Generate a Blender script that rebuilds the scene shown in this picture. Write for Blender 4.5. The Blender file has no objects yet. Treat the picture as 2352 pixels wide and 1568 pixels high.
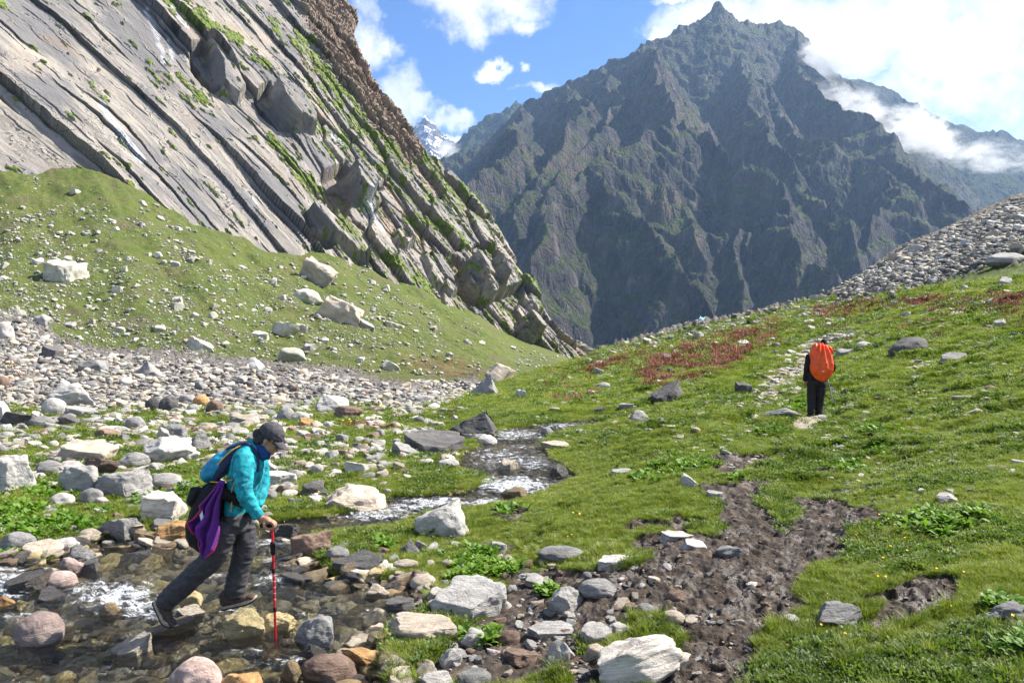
import bpy, bmesh, math, random, re
import numpy as np
from mathutils import Vector, Matrix, Euler

# ------------------------------------------------------------------ camera, sky, sun, exposure
S = bpy.context.scene
COL = S.collection
F0, U0, V0 = 1897.0, 1176.0, 760.0        # focal length and horizon of the 2352 x 1568 photograph
cd = bpy.data.cameras.new("camera"); cam = bpy.data.objects.new("camera", cd); COL.objects.link(cam)
cd.sensor_width = 36.0; cd.lens = 36.0 * F0 / 2352.0; cd.shift_y = -(784.0 - V0) / 2352.0
cd.clip_start = 0.1; cd.clip_end = 30000.0
cam.location = (0, 0, 0); cam.rotation_euler = (math.radians(90), 0, 0)
S.camera = cam
S.view_settings.view_transform = 'Standard'; S.view_settings.look = 'None'
S.view_settings.gamma = 1.0; S.view_settings.exposure = 1.5
S.cycles.max_bounces = 5; S.cycles.diffuse_bounces = 2; S.cycles.glossy_bounces = 2
S.cycles.transmission_bounces = 3; S.cycles.transparent_max_bounces = 12; S.cycles.volume_bounces = 3
S.cycles.use_denoising = True; S.cycles.sample_clamp_indirect = 4.0; S.cycles.caustics_reflective = False
S.cycles.caustics_refractive = False; S.cycles.volume_step_rate = 1.0

SUN = Vector((0.64, 0.21, 0.74)).normalized()      # towards the sun
sl = bpy.data.lights.new("sun", 'SUN'); so = bpy.data.objects.new("sun", sl); COL.objects.link(so)
sl.energy = 4.9; sl.angle = math.radians(0.53); sl.color = (1.0, 0.935, 0.83)
so.rotation_euler = SUN.to_track_quat('Z', 'Y').to_euler(); so.location = (40, 30, 60)

# ------------------------------------------------------------------ tiny node language
class G:
    """wraps a node tree; every call returns an output socket"""
    def __init__(s, nt): s.nt = nt
    def n(s, typ, ins=None, out=0, **props):
        nd = s.nt.nodes.new(typ)
        for k, v in props.items(): setattr(nd, k, v)
        for k, v in (ins or {}).items():
            sk = nd.inputs[k]
            if isinstance(v, bpy.types.NodeSocket): s.nt.links.new(v, sk)
            else:
                if sk.type == 'RGBA' and len(v) == 3: v = (*v, 1)
                sk.default_value = v
        return nd.outputs[out]
    def m(s, op, a, b=0.0, c=0.0, clamp=False):
        return s.n('ShaderNodeMath', {0: a, 1: b, 2: c}, operation=op, use_clamp=clamp)
    def add(s, a, b): return s.m('ADD', a, b)
    def mul(s, a, b): return s.m('MULTIPLY', a, b)
    def ss(s, x, lo, hi, a=0.0, b=1.0):
        return s.n('ShaderNodeMapRange', {0: x, 1: lo, 2: hi, 3: a, 4: b}, interpolation_type='SMOOTHSTEP')
    def mix(s, f, a, b, mode='MIX'):
        nd = s.nt.nodes.new('ShaderNodeMix'); nd.data_type = 'RGBA'; nd.blend_type = mode
        for k, v in ((0, f), (6, a), (7, b)):
            if isinstance(v, bpy.types.NodeSocket): s.nt.links.new(v, nd.inputs[k])
            else: nd.inputs[k].default_value = ((*v, 1) if k and len(v) == 3 else v)
        return nd.outputs[2]
    def noise(s, vec, scale, detail=4, rough=0.55, dist=0.0, out=0):
        return s.n('ShaderNodeTexNoise', {'Vector': vec, 'Scale': scale, 'Detail': detail, 'Roughness': rough, 'Distortion': dist}, out=out)
    def voro(s, vec, scale, feature='F1', out=0, rnd=1.0):
        return s.n('ShaderNodeTexVoronoi', {'Vector': vec, 'Scale': scale, 'Randomness': rnd}, out=out, feature=feature)
    def attr(s, name, out=2): return s.n('ShaderNodeAttribute', out=out, attribute_name=name)
    def vscale(s, v, t): return s.n('ShaderNodeVectorMath', {0: v, 1: t}, operation='MULTIPLY')
    def ramp(s, f, stops, interp='LINEAR'):
        nd = s.nt.nodes.new('ShaderNodeValToRGB'); s.nt.links.new(f, nd.inputs[0])
        r = nd.color_ramp; r.interpolation = interp
        while len(r.elements) < len(stops): r.elements.new(0.5)
        for e, (p, c) in zip(r.elements, stops): e.position = p; e.color = (*c, 1)
        return nd.outputs[0]
    def bump(s, h, strength, dist, normal=None):
        ins = {'Height': h, 'Strength': strength, 'Distance': dist}
        if normal is not None: ins['Normal'] = normal
        return s.n('ShaderNodeBump', ins)

def material(name, build):
    m = bpy.data.materials.new(name); m.use_nodes = True
    nt = m.node_tree; nt.nodes.clear(); g = G(nt)
    out = nt.nodes.new('ShaderNodeOutputMaterial')
    r = build(g)
    nt.links.new(r, out.inputs['Volume' if name.endswith('volume') else 'Surface'])
    m.cycles.use_transparent_shadow = True
    return m
def pbr(g, col, rough=0.9, normal=None, spec=0.3, **kw):
    ins = {'Base Color': col, 'Roughness': rough, 'Specular IOR Level': spec}
    if normal is not None: ins['Normal'] = normal
    ins.update({k.replace('_', ' '): v for k, v in kw.items()})
    return g.n('ShaderNodeBsdfPrincipled', ins)

# ------------------------------------------------------------------ world: clear blue with white cloud
W = bpy.data.worlds.new("World"); S.world = W; W.use_nodes = True
W.node_tree.nodes.clear(); g = G(W.node_tree)
sky = g.n('ShaderNodeTexSky', sky_type='NISHITA', sun_disc=False, sun_elevation=math.asin(SUN.z),
          sun_rotation=math.atan2(SUN.x, SUN.y), altitude=3600.0, air_density=1.0, dust_density=0.3, ozone_density=1.6)
dirv = g.n('ShaderNodeTexCoord', out=0)
wv = g.n('ShaderNodeTexNoise', {'Vector': dirv, 'Scale': 9.0, 'Detail': 5, 'Roughness': 0.6}, out=1)
wv2 = g.n('ShaderNodeTexNoise', {'Vector': dirv, 'Scale': 34.0, 'Detail': 6, 'Roughness': 0.65}, out=1)
def off(v, k): return g.n('ShaderNodeVectorMath', {0: g.n('ShaderNodeVectorMath', {0: v, 1: (0.5, 0.5, 0.5)}, operation='SUBTRACT'), 3: k}, operation='SCALE')
dv = g.n('ShaderNodeVectorMath', {0: dirv, 1: off(wv, 0.11)}, operation='ADD')
dv = g.n('ShaderNodeVectorMath', {0: dv, 1: off(wv2, 0.035)}, operation='ADD')
sep = W.node_tree.nodes.new('ShaderNodeSeparateXYZ'); W.node_tree.links.new(dv, sep.inputs[0])
yy = g.m('MAXIMUM', sep.outputs[1], 0.05)
cu = g.m('DIVIDE', sep.outputs[0], yy); cv = g.m('DIVIDE', sep.outputs[2], yy)
#   cloud banks: centre, half-widths (in the photograph's pixels at the focal length above), softness
CL = [(1075, 25, 110, 62), (1150, -5, 110, 42), (1195, 40, 62, 34), (1030, -40, 90, 60), (830, 85, 55, 78), (1125, 155, 44, 22), (1205, 155, 18, 14),
      (900, 205, 62, 60), (960, 225, 60, 26), (1030, 250, 44, 30), (1245, 212, 52, 17), (1050, 300, 60, 14),(930,245,60,30),
      (1610, 60, 120, 55), (1530, 85, 46, 32), (1560, 0, 60, 16), (1830, 60, 190, 120), (2050, 40, 300, 210), (2300, 120, 330, 260), (2120, 230, 240, 70), (2350, 280, 190, 90), (1950, 160, 130, 60), (1700, -120, 260, 110), (2300, -150, 500, 150)]
acc = None
for (a, b, ra, rb) in CL:
    du = g.m('MULTIPLY_ADD', cu, F0 / ra, -(a - U0) / ra)
    dw = g.m('MULTIPLY_ADD', cv, F0 / rb, -(V0 - b) / rb)
    d = g.m('SUBTRACT', 1.0, g.m('ADD', g.m('MULTIPLY', du, du), g.m('MULTIPLY', dw, dw)))
    acc = d if acc is None else g.m('MAXIMUM', acc, d)
nz = g.noise(dirv, 16.0, 7, 0.62)
cover = g.m('ADD', acc, g.m('ADD', g.m('MULTIPLY_ADD', nz, 3.4, -1.75), g.m('MULTIPLY_ADD', g.noise(dirv, 60.0, 5, 0.65), 1.0, -0.5)))
thin = g.m('MULTIPLY', g.ss(g.noise(dirv, 11.0, 8, 0.7), 0.56, 0.85), 0.22)
cover = g.m('MAXIMUM', g.ss(cover, -0.55, 1.05), thin)
sepd = W.node_tree.nodes.new('ShaderNodeSeparateXYZ'); W.node_tree.links.new(dirv, sepd.inputs[0])
rest = g.m('MULTIPLY', g.ss(g.noise(dirv, 2.6, 6, 0.6), 0.42, 0.62, 0.0, 0.85), g.ss(sepd.outputs[1], 0.45, 0.05))   # unseen cloud added in the rest of the sky for neutral fill light
cover = g.m('MAXIMUM', cover, rest)
shade = g.noise(dv, 13.0, 5, 0.6)
ccol = g.ramp(shade, [(0.30, (0.80, 0.85, 0.97)), (0.55, (1.0, 1.0, 1.0))])
bgs = g.n('ShaderNodeBackground', {'Color': g.mix(1.0, sky, (0.60, 0.90, 1.22), 'MULTIPLY'), 'Strength': 0.063})
bgc = g.n('ShaderNodeBackground', {'Color': ccol, 'Strength': 0.43})
mx = g.n('ShaderNodeMixShader', {0: cover, 1: bgs, 2: bgc})
wo = W.node_tree.nodes.new('ShaderNodeOutputWorld'); W.node_tree.links.new(mx, wo.inputs[0])

# ------------------------------------------------------------------ numpy noise
_r = np.random.RandomState(7)
_P = np.concatenate([_r.permutation(256)] * 2).astype(np.int32)
_ang = _r.rand(256) * 2 * np.pi; _GX = np.cos(_ang).astype(np.float32); _GY = np.sin(_ang).astype(np.float32)
_g3 = _r.randn(256, 3); _g3 /= np.linalg.norm(_g3, axis=1)[:, None]; _g3 = _g3.astype(np.float32)
def per2(x, y, seed=0):
    x = np.asarray(x, np.float32) + seed * 17.13; y = np.asarray(y, np.float32) + seed * 5.71
    xi = np.floor(x); yi = np.floor(y); fx = x - xi; fy = y - yi
    xi = xi.astype(np.int32) & 255; yi = yi.astype(np.int32) & 255
    u = fx * fx * fx * (fx * (fx * 6 - 15) + 10); v = fy * fy * fy * (fy * (fy * 6 - 15) + 10)
    def gr(dx, dy):
        h = _P[_P[(xi + dx) & 255] + ((yi + dy) & 255)]
        return _GX[h] * (fx - dx) + _GY[h] * (fy - dy)
    a = gr(0, 0); b = gr(1, 0); c = gr(0, 1); d = gr(1, 1)
    return (a + u * (b - a)) * (1 - v) + (c + u * (d - c)) * v
def per3(x, y, z, seed=0):
    x = np.asarray(x, np.float32) + seed * 17.13; y = np.asarray(y, np.float32) + seed * 5.71; z = np.asarray(z, np.float32)
    xi = np.floor(x); yi = np.floor(y); zi = np.floor(z); fx = x - xi; fy = y - yi; fz = z - zi
    xi = xi.astype(np.int32) & 255; yi = yi.astype(np.int32) & 255; zi = zi.astype(np.int32) & 255
    s = lambda t: t * t * t * (t * (t * 6 - 15) + 10)
    u, v, w = s(fx), s(fy), s(fz)
    def gr(dx, dy, dz):
        h = _P[_P[_P[(xi + dx) & 255] + ((yi + dy) & 255)] + ((zi + dz) & 255)]
        gg = _g3[h]; return gg[..., 0] * (fx - dx) + gg[..., 1] * (fy - dy) + gg[..., 2] * (fz - dz)
    def lay(dz):
        a = gr(0, 0, dz); b = gr(1, 0, dz); c = gr(0, 1, dz); d = gr(1, 1, dz)
        return (a + u * (b - a)) * (1 - v) + (c + u * (d - c)) * v
    return lay(0) * (1 - w) + lay(1) * w
def fbm2(x, y, oct=4, seed=0, gain=0.5, lac=2.03):
    o = 0; a = 1.0; f = 1.0
    for i in range(oct): o = o + a * per2(x * f, y * f, seed + i); a *= gain; f *= lac
    return o
def ridged(x, y, oct=4, seed=0, gain=0.5, lac=2.05):
    o = 0; a = 1.0; f = 1.0
    for i in range(oct): o = o + a * (1 - 2.2 * np.abs(per2(x * f, y * f, seed + i))); a *= gain; f *= lac
    return o
def sst(x, lo, hi):
    t = np.clip((x - lo) / (hi - lo), 0, 1); return t * t * (3 - 2 * t)
def worley(x, y, seed=0):
    """F1, F2 and the cell's random values"""
    xi = np.floor(x); yi = np.floor(y)
    f1 = np.full(x.shape, 9.0, np.float32); f2 = f1.copy(); r1 = np.zeros_like(f1); r2 = np.zeros_like(f1); r3 = np.zeros_like(f1); cx = np.zeros_like(f1); cy = np.zeros_like(f1)
    for dx in (-1, 0, 1):
        for dy in (-1, 0, 1):
            a = (xi + dx).astype(np.int32); b = (yi + dy).astype(np.int32)
            h = _P[_P[(a + seed * 31) & 255] + (b & 255)]; h2 = _P[h + 91 if False else (h + 91) & 255]; h3 = _P[(h2 + 37) & 255]; h4 = _P[(h3 + 53) & 255]
            px = a + 0.1 + 0.8 * h / 255.0; py = b + 0.1 + 0.8 * h2 / 255.0
            d = np.sqrt((x - px) ** 2 + (y - py) ** 2)
            new = d < f1
            f2 = np.where(new, f1, np.minimum(f2, d)); f1 = np.where(new, d, f1)
            r1 = np.where(new, h3 / 255.0, r1); r2 = np.where(new, h4 / 255.0, r2); cx = np.where(new, x - px, cx); cy = np.where(new, y - py, cy)
    return f1, f2, r1, r2, cx, cy
def in_poly(px, py, poly):
    inside = np.zeros(px.shape, bool); n = len(poly)
    for i in range(n):
        x1, y1 = poly[i]; x2, y2 = poly[(i + 1) % n]
        if y1 == y2: continue
        c = ((y1 > py) != (y2 > py)) & (px < (x2 - x1) * (py - y1) / (y2 - y1) + x1)
        inside ^= c
    return inside
def seg_dist(px, py, pts, closed=False):
    d = np.full(px.shape, 1e9, np.float32); n = len(pts)
    for i in range(n if closed else n - 1):
        x1, y1 = pts[i]; x2, y2 = pts[(i + 1) % n]; vx, vy = x2 - x1, y2 - y1
        t = np.clip(((px - x1) * vx + (py - y1) * vy) / (vx * vx + vy * vy + 1e-9), 0, 1)
        d = np.minimum(d, np.hypot(px - x1 - t * vx, py - y1 - t * vy))
    return d
def sdist(px, py, poly):
    """signed distance, negative inside"""
    d = seg_dist(px, py, poly, True); return np.where(in_poly(px, py, poly), -d, d)
def blur1(a, k, axis):
    w = np.exp(-np.linspace(-2, 2, 2 * k + 1) ** 2); w /= w.sum()
    p = [(0, 0)] * a.ndim; p[axis] = (k, k); b = np.pad(a, p, mode='edge'); o = 0; n = a.shape[axis]
    for i, ww in enumerate(w):
        sl_ = [slice(None)] * a.ndim; sl_[axis] = slice(i, i + n); o = o + ww * b[tuple(sl_)]
    return o

def tag(o, label=None, cat=None, group=None, kind=None):
    for k, v in (('label', label), ('category', cat), ('group', group), ('kind', kind)):
        if v: o[k] = v
    return o
def mesh_np(name, V, Fq, mats=(), smooth=True, attrs=None, parent=None, link=True):
    """V (n,3) float, Fq (m,k) int: one mesh object"""
    me = bpy.data.meshes.new(name); V = np.asarray(V, np.float32); Fq = np.asarray(Fq, np.int32)
    k = Fq.shape[1]
    me.vertices.add(len(V)); me.vertices.foreach_set('co', V.ravel())
    me.loops.add(Fq.size); me.loops.foreach_set('vertex_index', Fq.ravel())
    me.polygons.add(len(Fq)); me.polygons.foreach_set('loop_start', np.arange(0, Fq.size, k, dtype=np.int32))
    me.polygons.foreach_set('loop_total', np.full(len(Fq), k, np.int32))
    me.polygons.foreach_set('use_smooth', np.full(len(Fq), smooth, bool))
    for nm, a in (attrs or {}).items():
        a = np.asarray(a, np.float32)
        if a.ndim == 1 or a.shape[-1] != 3:
            at = me.attributes.new(nm, 'FLOAT', 'POINT'); at.data.foreach_set('value', a.ravel())
        else:
            at = me.attributes.new(nm, 'FLOAT_VECTOR', 'POINT'); at.data.foreach_set('vector', a.ravel())
    for m in mats: me.materials.append(m)
    me.update(calc_edges=True); me.validate()
    o = bpy.data.objects.new(name, me)
    if link: COL.objects.link(o)
    if parent is not None: o.parent = parent
    return o
def grid_faces(nr, nc, keep=None):
    i = np.arange(nr - 1)[:, None] * nc + np.arange(nc - 1)[None, :]
    f = np.stack([i, i + 1, i + nc + 1, i + nc], -1).reshape(-1, 4)
    return f if keep is None else f[keep.ravel()]
# ------------------------------------------------------------------ ground height field
# one sheet from the camera's feet to the foot of the cliff and over the right-hand ridge
COLS = {   # sight line -> (height mark on that line, distance in metres)
 -500: [(1568,5.7),(1330,8.0),(1200,9.8),(1080,12.8),(980,17.5),(900,22),(820,32),(740,45),(680,60),(620,75),(540,90),(460,103),(380,114),(330,128),(250,160),(170,200)],
 0:    [(1568,5.6),(1290,8.4),(1200,9.8),(1100,12.3),(1000,17.5),(945,22),(890,31),(830,44),(780,58),(735,74),(690,88),(600,105),(500,120),(390,139),(340,165),(300,200)],
 150:  [(1568,5.6),(1275,8.6),(1200,9.8),(1100,12.4),(1000,17.5),(948,22.5),(895,32),(845,46),(805,62),(770,78),(700,91),(600,107),(500,123),(395,141),(350,165),(310,200)],
 300:  [(1568,5.6),(1240,9.2),(1200,9.8),(1100,12.5),(1000,17.5),(950,23),(900,32),(860,44),(832,58),(800,76),(710,92),(600,108),(500,127),(422,145),(375,170),(340,200)],
 450:  [(1568,5.6),(1240,9.2),(1190,10.1),(1100,12.6),(1000,17.7),(950,23),(900,32),(865,44),(838,58),(810,76),(720,93),(640,108),(570,125),(512,149),(470,170),(440,200)],
 600:  [(1568,5.6),(1215,9.6),(1170,10.5),(1100,12.7),(1000,18),(950,23),(900,33),(870,45),(848,60),(830,75),(775,92),(700,112),(640,130),(570,154),(530,180),(510,205)],
 760:  [(1568,5.5),(1350,7.3),(1200,9.9),(1120,12),(1060,13.8),(1000,17.8),(950,23.5),(905,33),(878,46),(855,62),(838,78),(785,98),(715,120),(650,140),(568,168),(540,190),(520,210)],
 900:  [(1568,5.5),(1350,7.3),(1200,9.8),(1140,11.3),(1060,13.6),(1000,17.5),(950,23.5),(910,34),(885,48),(865,66),(848,84),(800,105),(730,135),(640,175),(600,200),(580,220)],
 1080: [(1568,5.5),(1200,9.9),(1160,10.8),(1075,13.2),(1000,18),(960,22),(935,27),(905,35),(885,48),(872,66),(858,90),(810,125),(715,191),(680,215),(660,240)],
 1200: [(1568,5.4),(1250,8.6),(1165,10.4),(1120,11.8),(1055,14.3),(995,18.3),(972,20),(932,25),(892,36),(862,56),(875,74),(868,100),(840,140),(785,200),(760,220),(740,245)],
 1300: [(1568,5.3),(1200,9.0),(1100,12),(1010,16.2),(985,18),(968,19.7),(942,22.5),(885,34),(832,58),(850,78),(852,105),(835,150),(815,208),(800,225),(790,250)],
 1400: [(1568,5.2),(1300,7.4),(1150,9.9),(1050,13),(990,17),(962,20),(925,24),(870,34),(796,64),(830,88),(900,150),(960,250)],
 1640: [(1568,5.0),(1300,7.2),(1100,10.8),(1000,14.5),(930,19),(875,25.5),(800,40),(738,66),(790,92),(900,150),(980,260)],
 1870: [(1568,4.9),(1300,7.1),(1100,11.3),(960,18.4),(900,23),(800,37),(740,51),(688,70),(740,96),(880,150),(960,260)],
 2100: [(1568,4.8),(1300,6.9),(1100,10.3),(960,15.8),(880,20.5),(800,27),(720,37),(650,52),(560,84),(620,115),(780,180),(900,300)],
 2352: [(1568,4.7),(1300,6.7),(1100,9.6),(960,13.5),(880,17),(800,21.5),(700,29),(620,40),(540,58),(452,88),(520,120),(700,190),(860,320)],
 2900: [(1568,4.5),(1300,6.2),(1100,8.6),(960,11.5),(840,15),(720,20),(600,28),(500,38),(400,55),(300,84),(380,125),(560,200),(760,330)],
}
def zw(y): return np.interp(np.log(y), np.log([4.5, 10, 14, 19, 26]), [-2.42, -2.36, -2.28, -2.20, -2.16])
def px2w(u, v, zf=zw):
    s = (V0 - v) / F0; y = 10.0
    for _ in range(30): y = float(zf(y)) / s
    return ((u - U0) / F0 * y, y)
STREAM_PX = [(-500,1320),(0,1296),(100,1290),(165,1262),(235,1238),(340,1228),(440,1238),(500,1226),(600,1206),(680,1192),(760,1188),(810,1176),(885,1150),(905,1141),(1000,1139),
             (1060,1134),(1128,1114),(1138,1100),(1092,1086),(1052,1070),(1066,1044),(1128,1010),(1158,990),(1190,981),(1280,973),(1375,961),(1400,968),
             (1310,984),(1256,1000),(1238,1022),(1264,1048),(1306,1076),(1328,1090),(1290,1110),(1230,1132),(1180,1151),(1080,1166),(1000,1176),(960,1190),(900,1208),(780,1222),(700,1236),
             (690,1262),(735,1292),(760,1322),(850,1332),(955,1346),(1000,1372),(960,1412),(900,1442),(872,1482),(880,1540),(905,1620),(920,1900),(-700,1900)]
STREAM = [px2w(*p) for p in STREAM_PX]

uc = np.concatenate([np.linspace(-1500, -60, 44), np.arange(-50, 2401, 2.3), np.linspace(2410, 3900, 44)]).astype(np.float64)
ly = np.concatenate([np.linspace(math.log(0.7), math.log(4.4), 70), np.linspace(math.log(4.42), math.log(13), 560), np.linspace(math.log(13.03), math.log(64), 400), np.linspace(math.log(64.3), math.log(215), 330), np.linspace(math.log(218), math.log(900), 30)])
NR, NC = len(ly), len(uc)
_L = np.linspace(math.log(0.7), math.log(900), 520); _ck = sorted(COLS); prof = []
for k in _ck:
    c = COLS[k]; yy_ = [y for v, y in c]; zz_ = [(V0 - v) / F0 * y for v, y in c]
    z0 = zz_[0]
    yy_ = [0.7, 2.5] + yy_; zz_ = [z0 + (0.15 if k < 1200 else 0.25), z0 + 0.08] + zz_
    sl_end = (zz_[-1] - zz_[-2]) / (yy_[-1] - yy_[-2])
    yy_.append(900); zz_.append(zz_[-1] + sl_end * 60 - (260 if k > 1350 else 0))
    prof.append(np.interp(_L, np.log(yy_), np.array(zz_) / np.array(yy_)))
prof = blur1(np.array(prof), 5, 1)
fine_u = np.linspace(-1500, 3900, 1400)
def colinterp(q):
    q = np.clip(q, _ck[0], _ck[-1]); i = np.clip(np.searchsorted(_ck, q) - 1, 0, len(_ck) - 2)
    kk = np.array(_ck, float); t = (q - kk[i]) / (kk[i + 1] - kk[i]); t = t * 0.6 + 0.4 * t * t * (3 - 2 * t)
    return prof[i] * (1 - t)[:, None] + prof[i + 1] * t[:, None]
fineS = blur1(colinterp(fine_u), 14, 0)
def sample_S(u, l):
    fi = np.clip((u - fine_u[0]) / (fine_u[1] - fine_u[0]), 0, len(fine_u) - 1.001); li = np.clip((l - _L[0]) / (_L[1] - _L[0]), 0, len(_L) - 1.001)
    a = fi.astype(int); b = li.astype(int); fa = fi - a; fb = li - b
    return (fineS[a, b] * (1 - fb) + fineS[a, b + 1] * fb) * (1 - fa) + (fineS[a + 1, b] * (1 - fb) + fineS[a + 1, b + 1] * fb) * fa
UU, LL = np.meshgrid(uc, ly); Y = np.exp(LL); X = (UU - U0) / F0 * Y
Z = sample_S(UU, LL) * Y
X = X.astype(np.float32); Y = Y.astype(np.float32); Z = Z.astype(np.float32)
VV = V0 - F0 * Z / Y                                     # where the smooth ground lies on each sight line
near = Y < 26
# masks, drawn on the map of sight lines, broken up by noise
nb = fbm2(X * 1.3, Y * 1.3, 4, 3); nb2 = fbm2(X * 0.35, Y * 0.35, 4, 9)
def pm(poly, soft=14, wob=26, u=None, v=None):
    d = sdist(UU.astype(np.float32), VV, poly) + wob * nb
    return sst(-d - 0.06 * abs(wob - 30), -soft, soft)
MUD = [[(1395,1225),(1480,1200),(1560,1178),(1640,1215),(1668,1190),(1655,1120),(1690,1095),(1752,1098),(1772,1150),(1800,1192),(1812,1120),(1870,1118),(1905,1170),(1960,1160),(2000,1128),(2062,1148),(2010,1190),(1965,1215),(1945,1290),(1890,1330),(1845,1385),(1800,1440),(1765,1500),(1745,1600),(1500,1620),(1540,1440),(1420,1370),(1450,1300),(1520,1270),(1440,1250)],
       [(1960,1450),(2040,1380),(2110,1335),(2175,1340),(2195,1390),(2130,1430),(2060,1470),(1990,1510),(1900,1520),(1880,1490)],
       [(2160,1560),(2200,1500),(2290,1480),(2330,1510),(2290,1570),(2200,1600)],
       [(1640,1065),(1690,1050),(1720,1075),(1690,1095),(1640,1090)], [(1780,1040),(1740,1060),(1700,1050),(1740,1030)],
       [(1870,1080),(1920,1085),(1905,1105),(1865,1100)], [(1190,1320),(1260,1290),(1420,1330),(1460,1400),(1430,1480),(1330,1520),(1180,1560),(1000,1600),(940,1520),(1010,1440),(1120,1400)],[(1100,1210),(1180,1200),(1200,1235),(1120,1240)],[(1300,1500),(1480,1440),(1560,1480),(1560,1600),(1300,1600)]]
GR = [[(-1500,760),(-60,715),(60,740),(140,790),(230,812),(420,822),(600,842),(800,860),(880,885),(960,900),(1010,925),(960,950),(800,930),(600,948),(420,940),(250,950),(100,930),(-60,940),(-1500,960)],
      [(1000,900),(1090,880),(1110,905),(1040,915),(960,935),(940,960),(900,955),(960,925)]]
PATH = [[(1738,925),(1752,880),(1790,850),(1830,832),(1838,800),(1900,770),(1960,762),(1950,780),(1905,800),(1880,840),(1850,860),(1800,885),(1778,912)],[(1840,965),(1860,940),(1900,965),(1880,985),(1820,985)],[(2080,850),(2110,840),(2120,870),(2090,890)]]
TAL = [[(1330,800),(1560,760),(1640,735),(1760,712),(1900,668),(1960,690),(2100,655),(2210,625),(2352,585),(3900,350),(3900,-400),(2352,380),(1960,610),(1640,715),(1400,780)]]
RED = [[(1480,835),(1560,800),(1700,770),(1800,745),(1760,790),(1700,830),(1620,880),(1540,900),(1480,880)],[(1010,935),(1090,910),(1100,920),(1040,945),(980,955)],[(1880,715),(2000,690),(2160,680),(2352,672),(2600,660),(2600,700),(2300,715),(2150,705),(2000,712),(1890,735)],
       [(930,820),(1060,830),(1120,860),(1080,870),(950,845)],[(860,872),(1000,880),(1090,890),(1000,905),(880,890)],[(1250,845),(1450,800),(1500,810),(1380,850),(1250,865)]]
A_mud = np.zeros_like(X); A_gr = np.zeros_like(X); A_path = np.zeros_like(X); A_tal = np.zeros_like(X); A_red = np.zeros_like(X)
inside = (UU > -200) & (UU < 2500)
for k_, p in enumerate(MUD): A_mud = np.maximum(A_mud, pm(p, 12, 85) * (1 - .0 * k_) if k_ < 6 else pm(p, 14, 150) * 0.9)
for p in GR: A_gr = np.maximum(A_gr, pm(p, 8, 22))
for p in PATH: A_path = np.maximum(A_path, pm(p, 5, 26))
for p in TAL: A_tal = np.maximum(A_tal, pm(p, 10, 40))
for p in RED: A_red = np.maximum(A_red, pm(p, 14, 30))
# stream: signed distance in metres
sd = np.full(X.shape, 9.0, np.float32); nm_ = Y < 30
sd[nm_] = sdist(X[nm_], Y[nm_], STREAM) + 0.10 * per2(X[nm_] * 2.2, Y[nm_] * 2.2, 21)
ZW = zw(Y).astype(np.float32)
# relief
fade = lambda a, b: 1 - sst(Y, a, b)
left = sst(-UU, -1250, -1050)
right = 1 - left
Z0 = Z.copy()
Z += (0.10 * fade(30, 90) * fbm2(X * 0.45, Y * 0.45, 3, 1) + 0.18 * right * sst(Y, 8, 14) * fade(50, 90) * np.maximum(fbm2(X * 0.95, Y * 1.2, 4, 5, 0.6), -0.25))
Z += 0.035 * fade(14, 40) * fbm2(X * 3.1, Y * 3.1, 3, 11) + 0.012 * fade(9, 14) * fbm2(X * 11, Y * 11, 2, 12)
fan = sst(Y, 62, 85) * left
rill = fbm2((X * 0.8 + Y * 0.6) * 0.13, (Y - X) * 0.02, 4, 14)
Z += fan * (1.3 * rill + 0.65 * fbm2(X * 0.22, Y * 0.22, 4, 15))
Z += (A_gr + A_tal) * np.minimum(Y * 0.006, 0.5) * ridged(X * 0.9, Y * 0.9, 3, 17)
mudn = ridged(X * 5.5, Y * 5.5, 4, 19, 0.65) * 0.6 + 0.7 * per2(X * 13, Y * 13, 23) + 0.5 * per2(X * 27, Y * 27, 24)
hoof = worley((X * 5.0).ravel().astype(np.float32), (Y * 4.2).ravel().astype(np.float32), 5)[0].reshape(X.shape) if True else 0
A_mudh = A_mud * fade(16, 26)
Z -= A_mudh * (0.035 + 0.040 * sst(hoof, 0.45, 0.05) - 0.030 * mudn)
edge = sst(A_mud, 0.02, 0.3) * (1 - sst(A_mud, 0.3, 0.6)); Z += edge * 0.03 * fade(14, 24)
# banks and bed
bkf = 1 - 0.75 * sst(Y, 9, 12.5); bank = ZW + 0.010 + bkf * (0.045 * sst(sd, 0, 0.15) + 0.09 * np.maximum(sd, 0))
wb = 1 - sst(sd, 0.0, 1.5)
Z = np.where(nm_ & (sd > 0), np.maximum(Z * (1 - wb) + bank * wb, ZW + 0.012 + bkf * 0.06 * sst(sd, 0, 0.1)), Z)
Z = np.where(nm_ & (sd > 0), Z + 0.02 * sst(sd, 0, 0.1) * fbm2(X * 4, Y * 4, 3, 33) * fade(12, 20), Z)
bed = ZW - 0.035 - 0.13 * sst(-sd, 0, 0.55) + 0.055 * ridged(X * 3.2, Y * 3.2, 3, 29) * sst(-sd, 0.0, 0.3) - 0.02
Z = np.where(nm_ & (sd <= 0), bed, Z)
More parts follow.
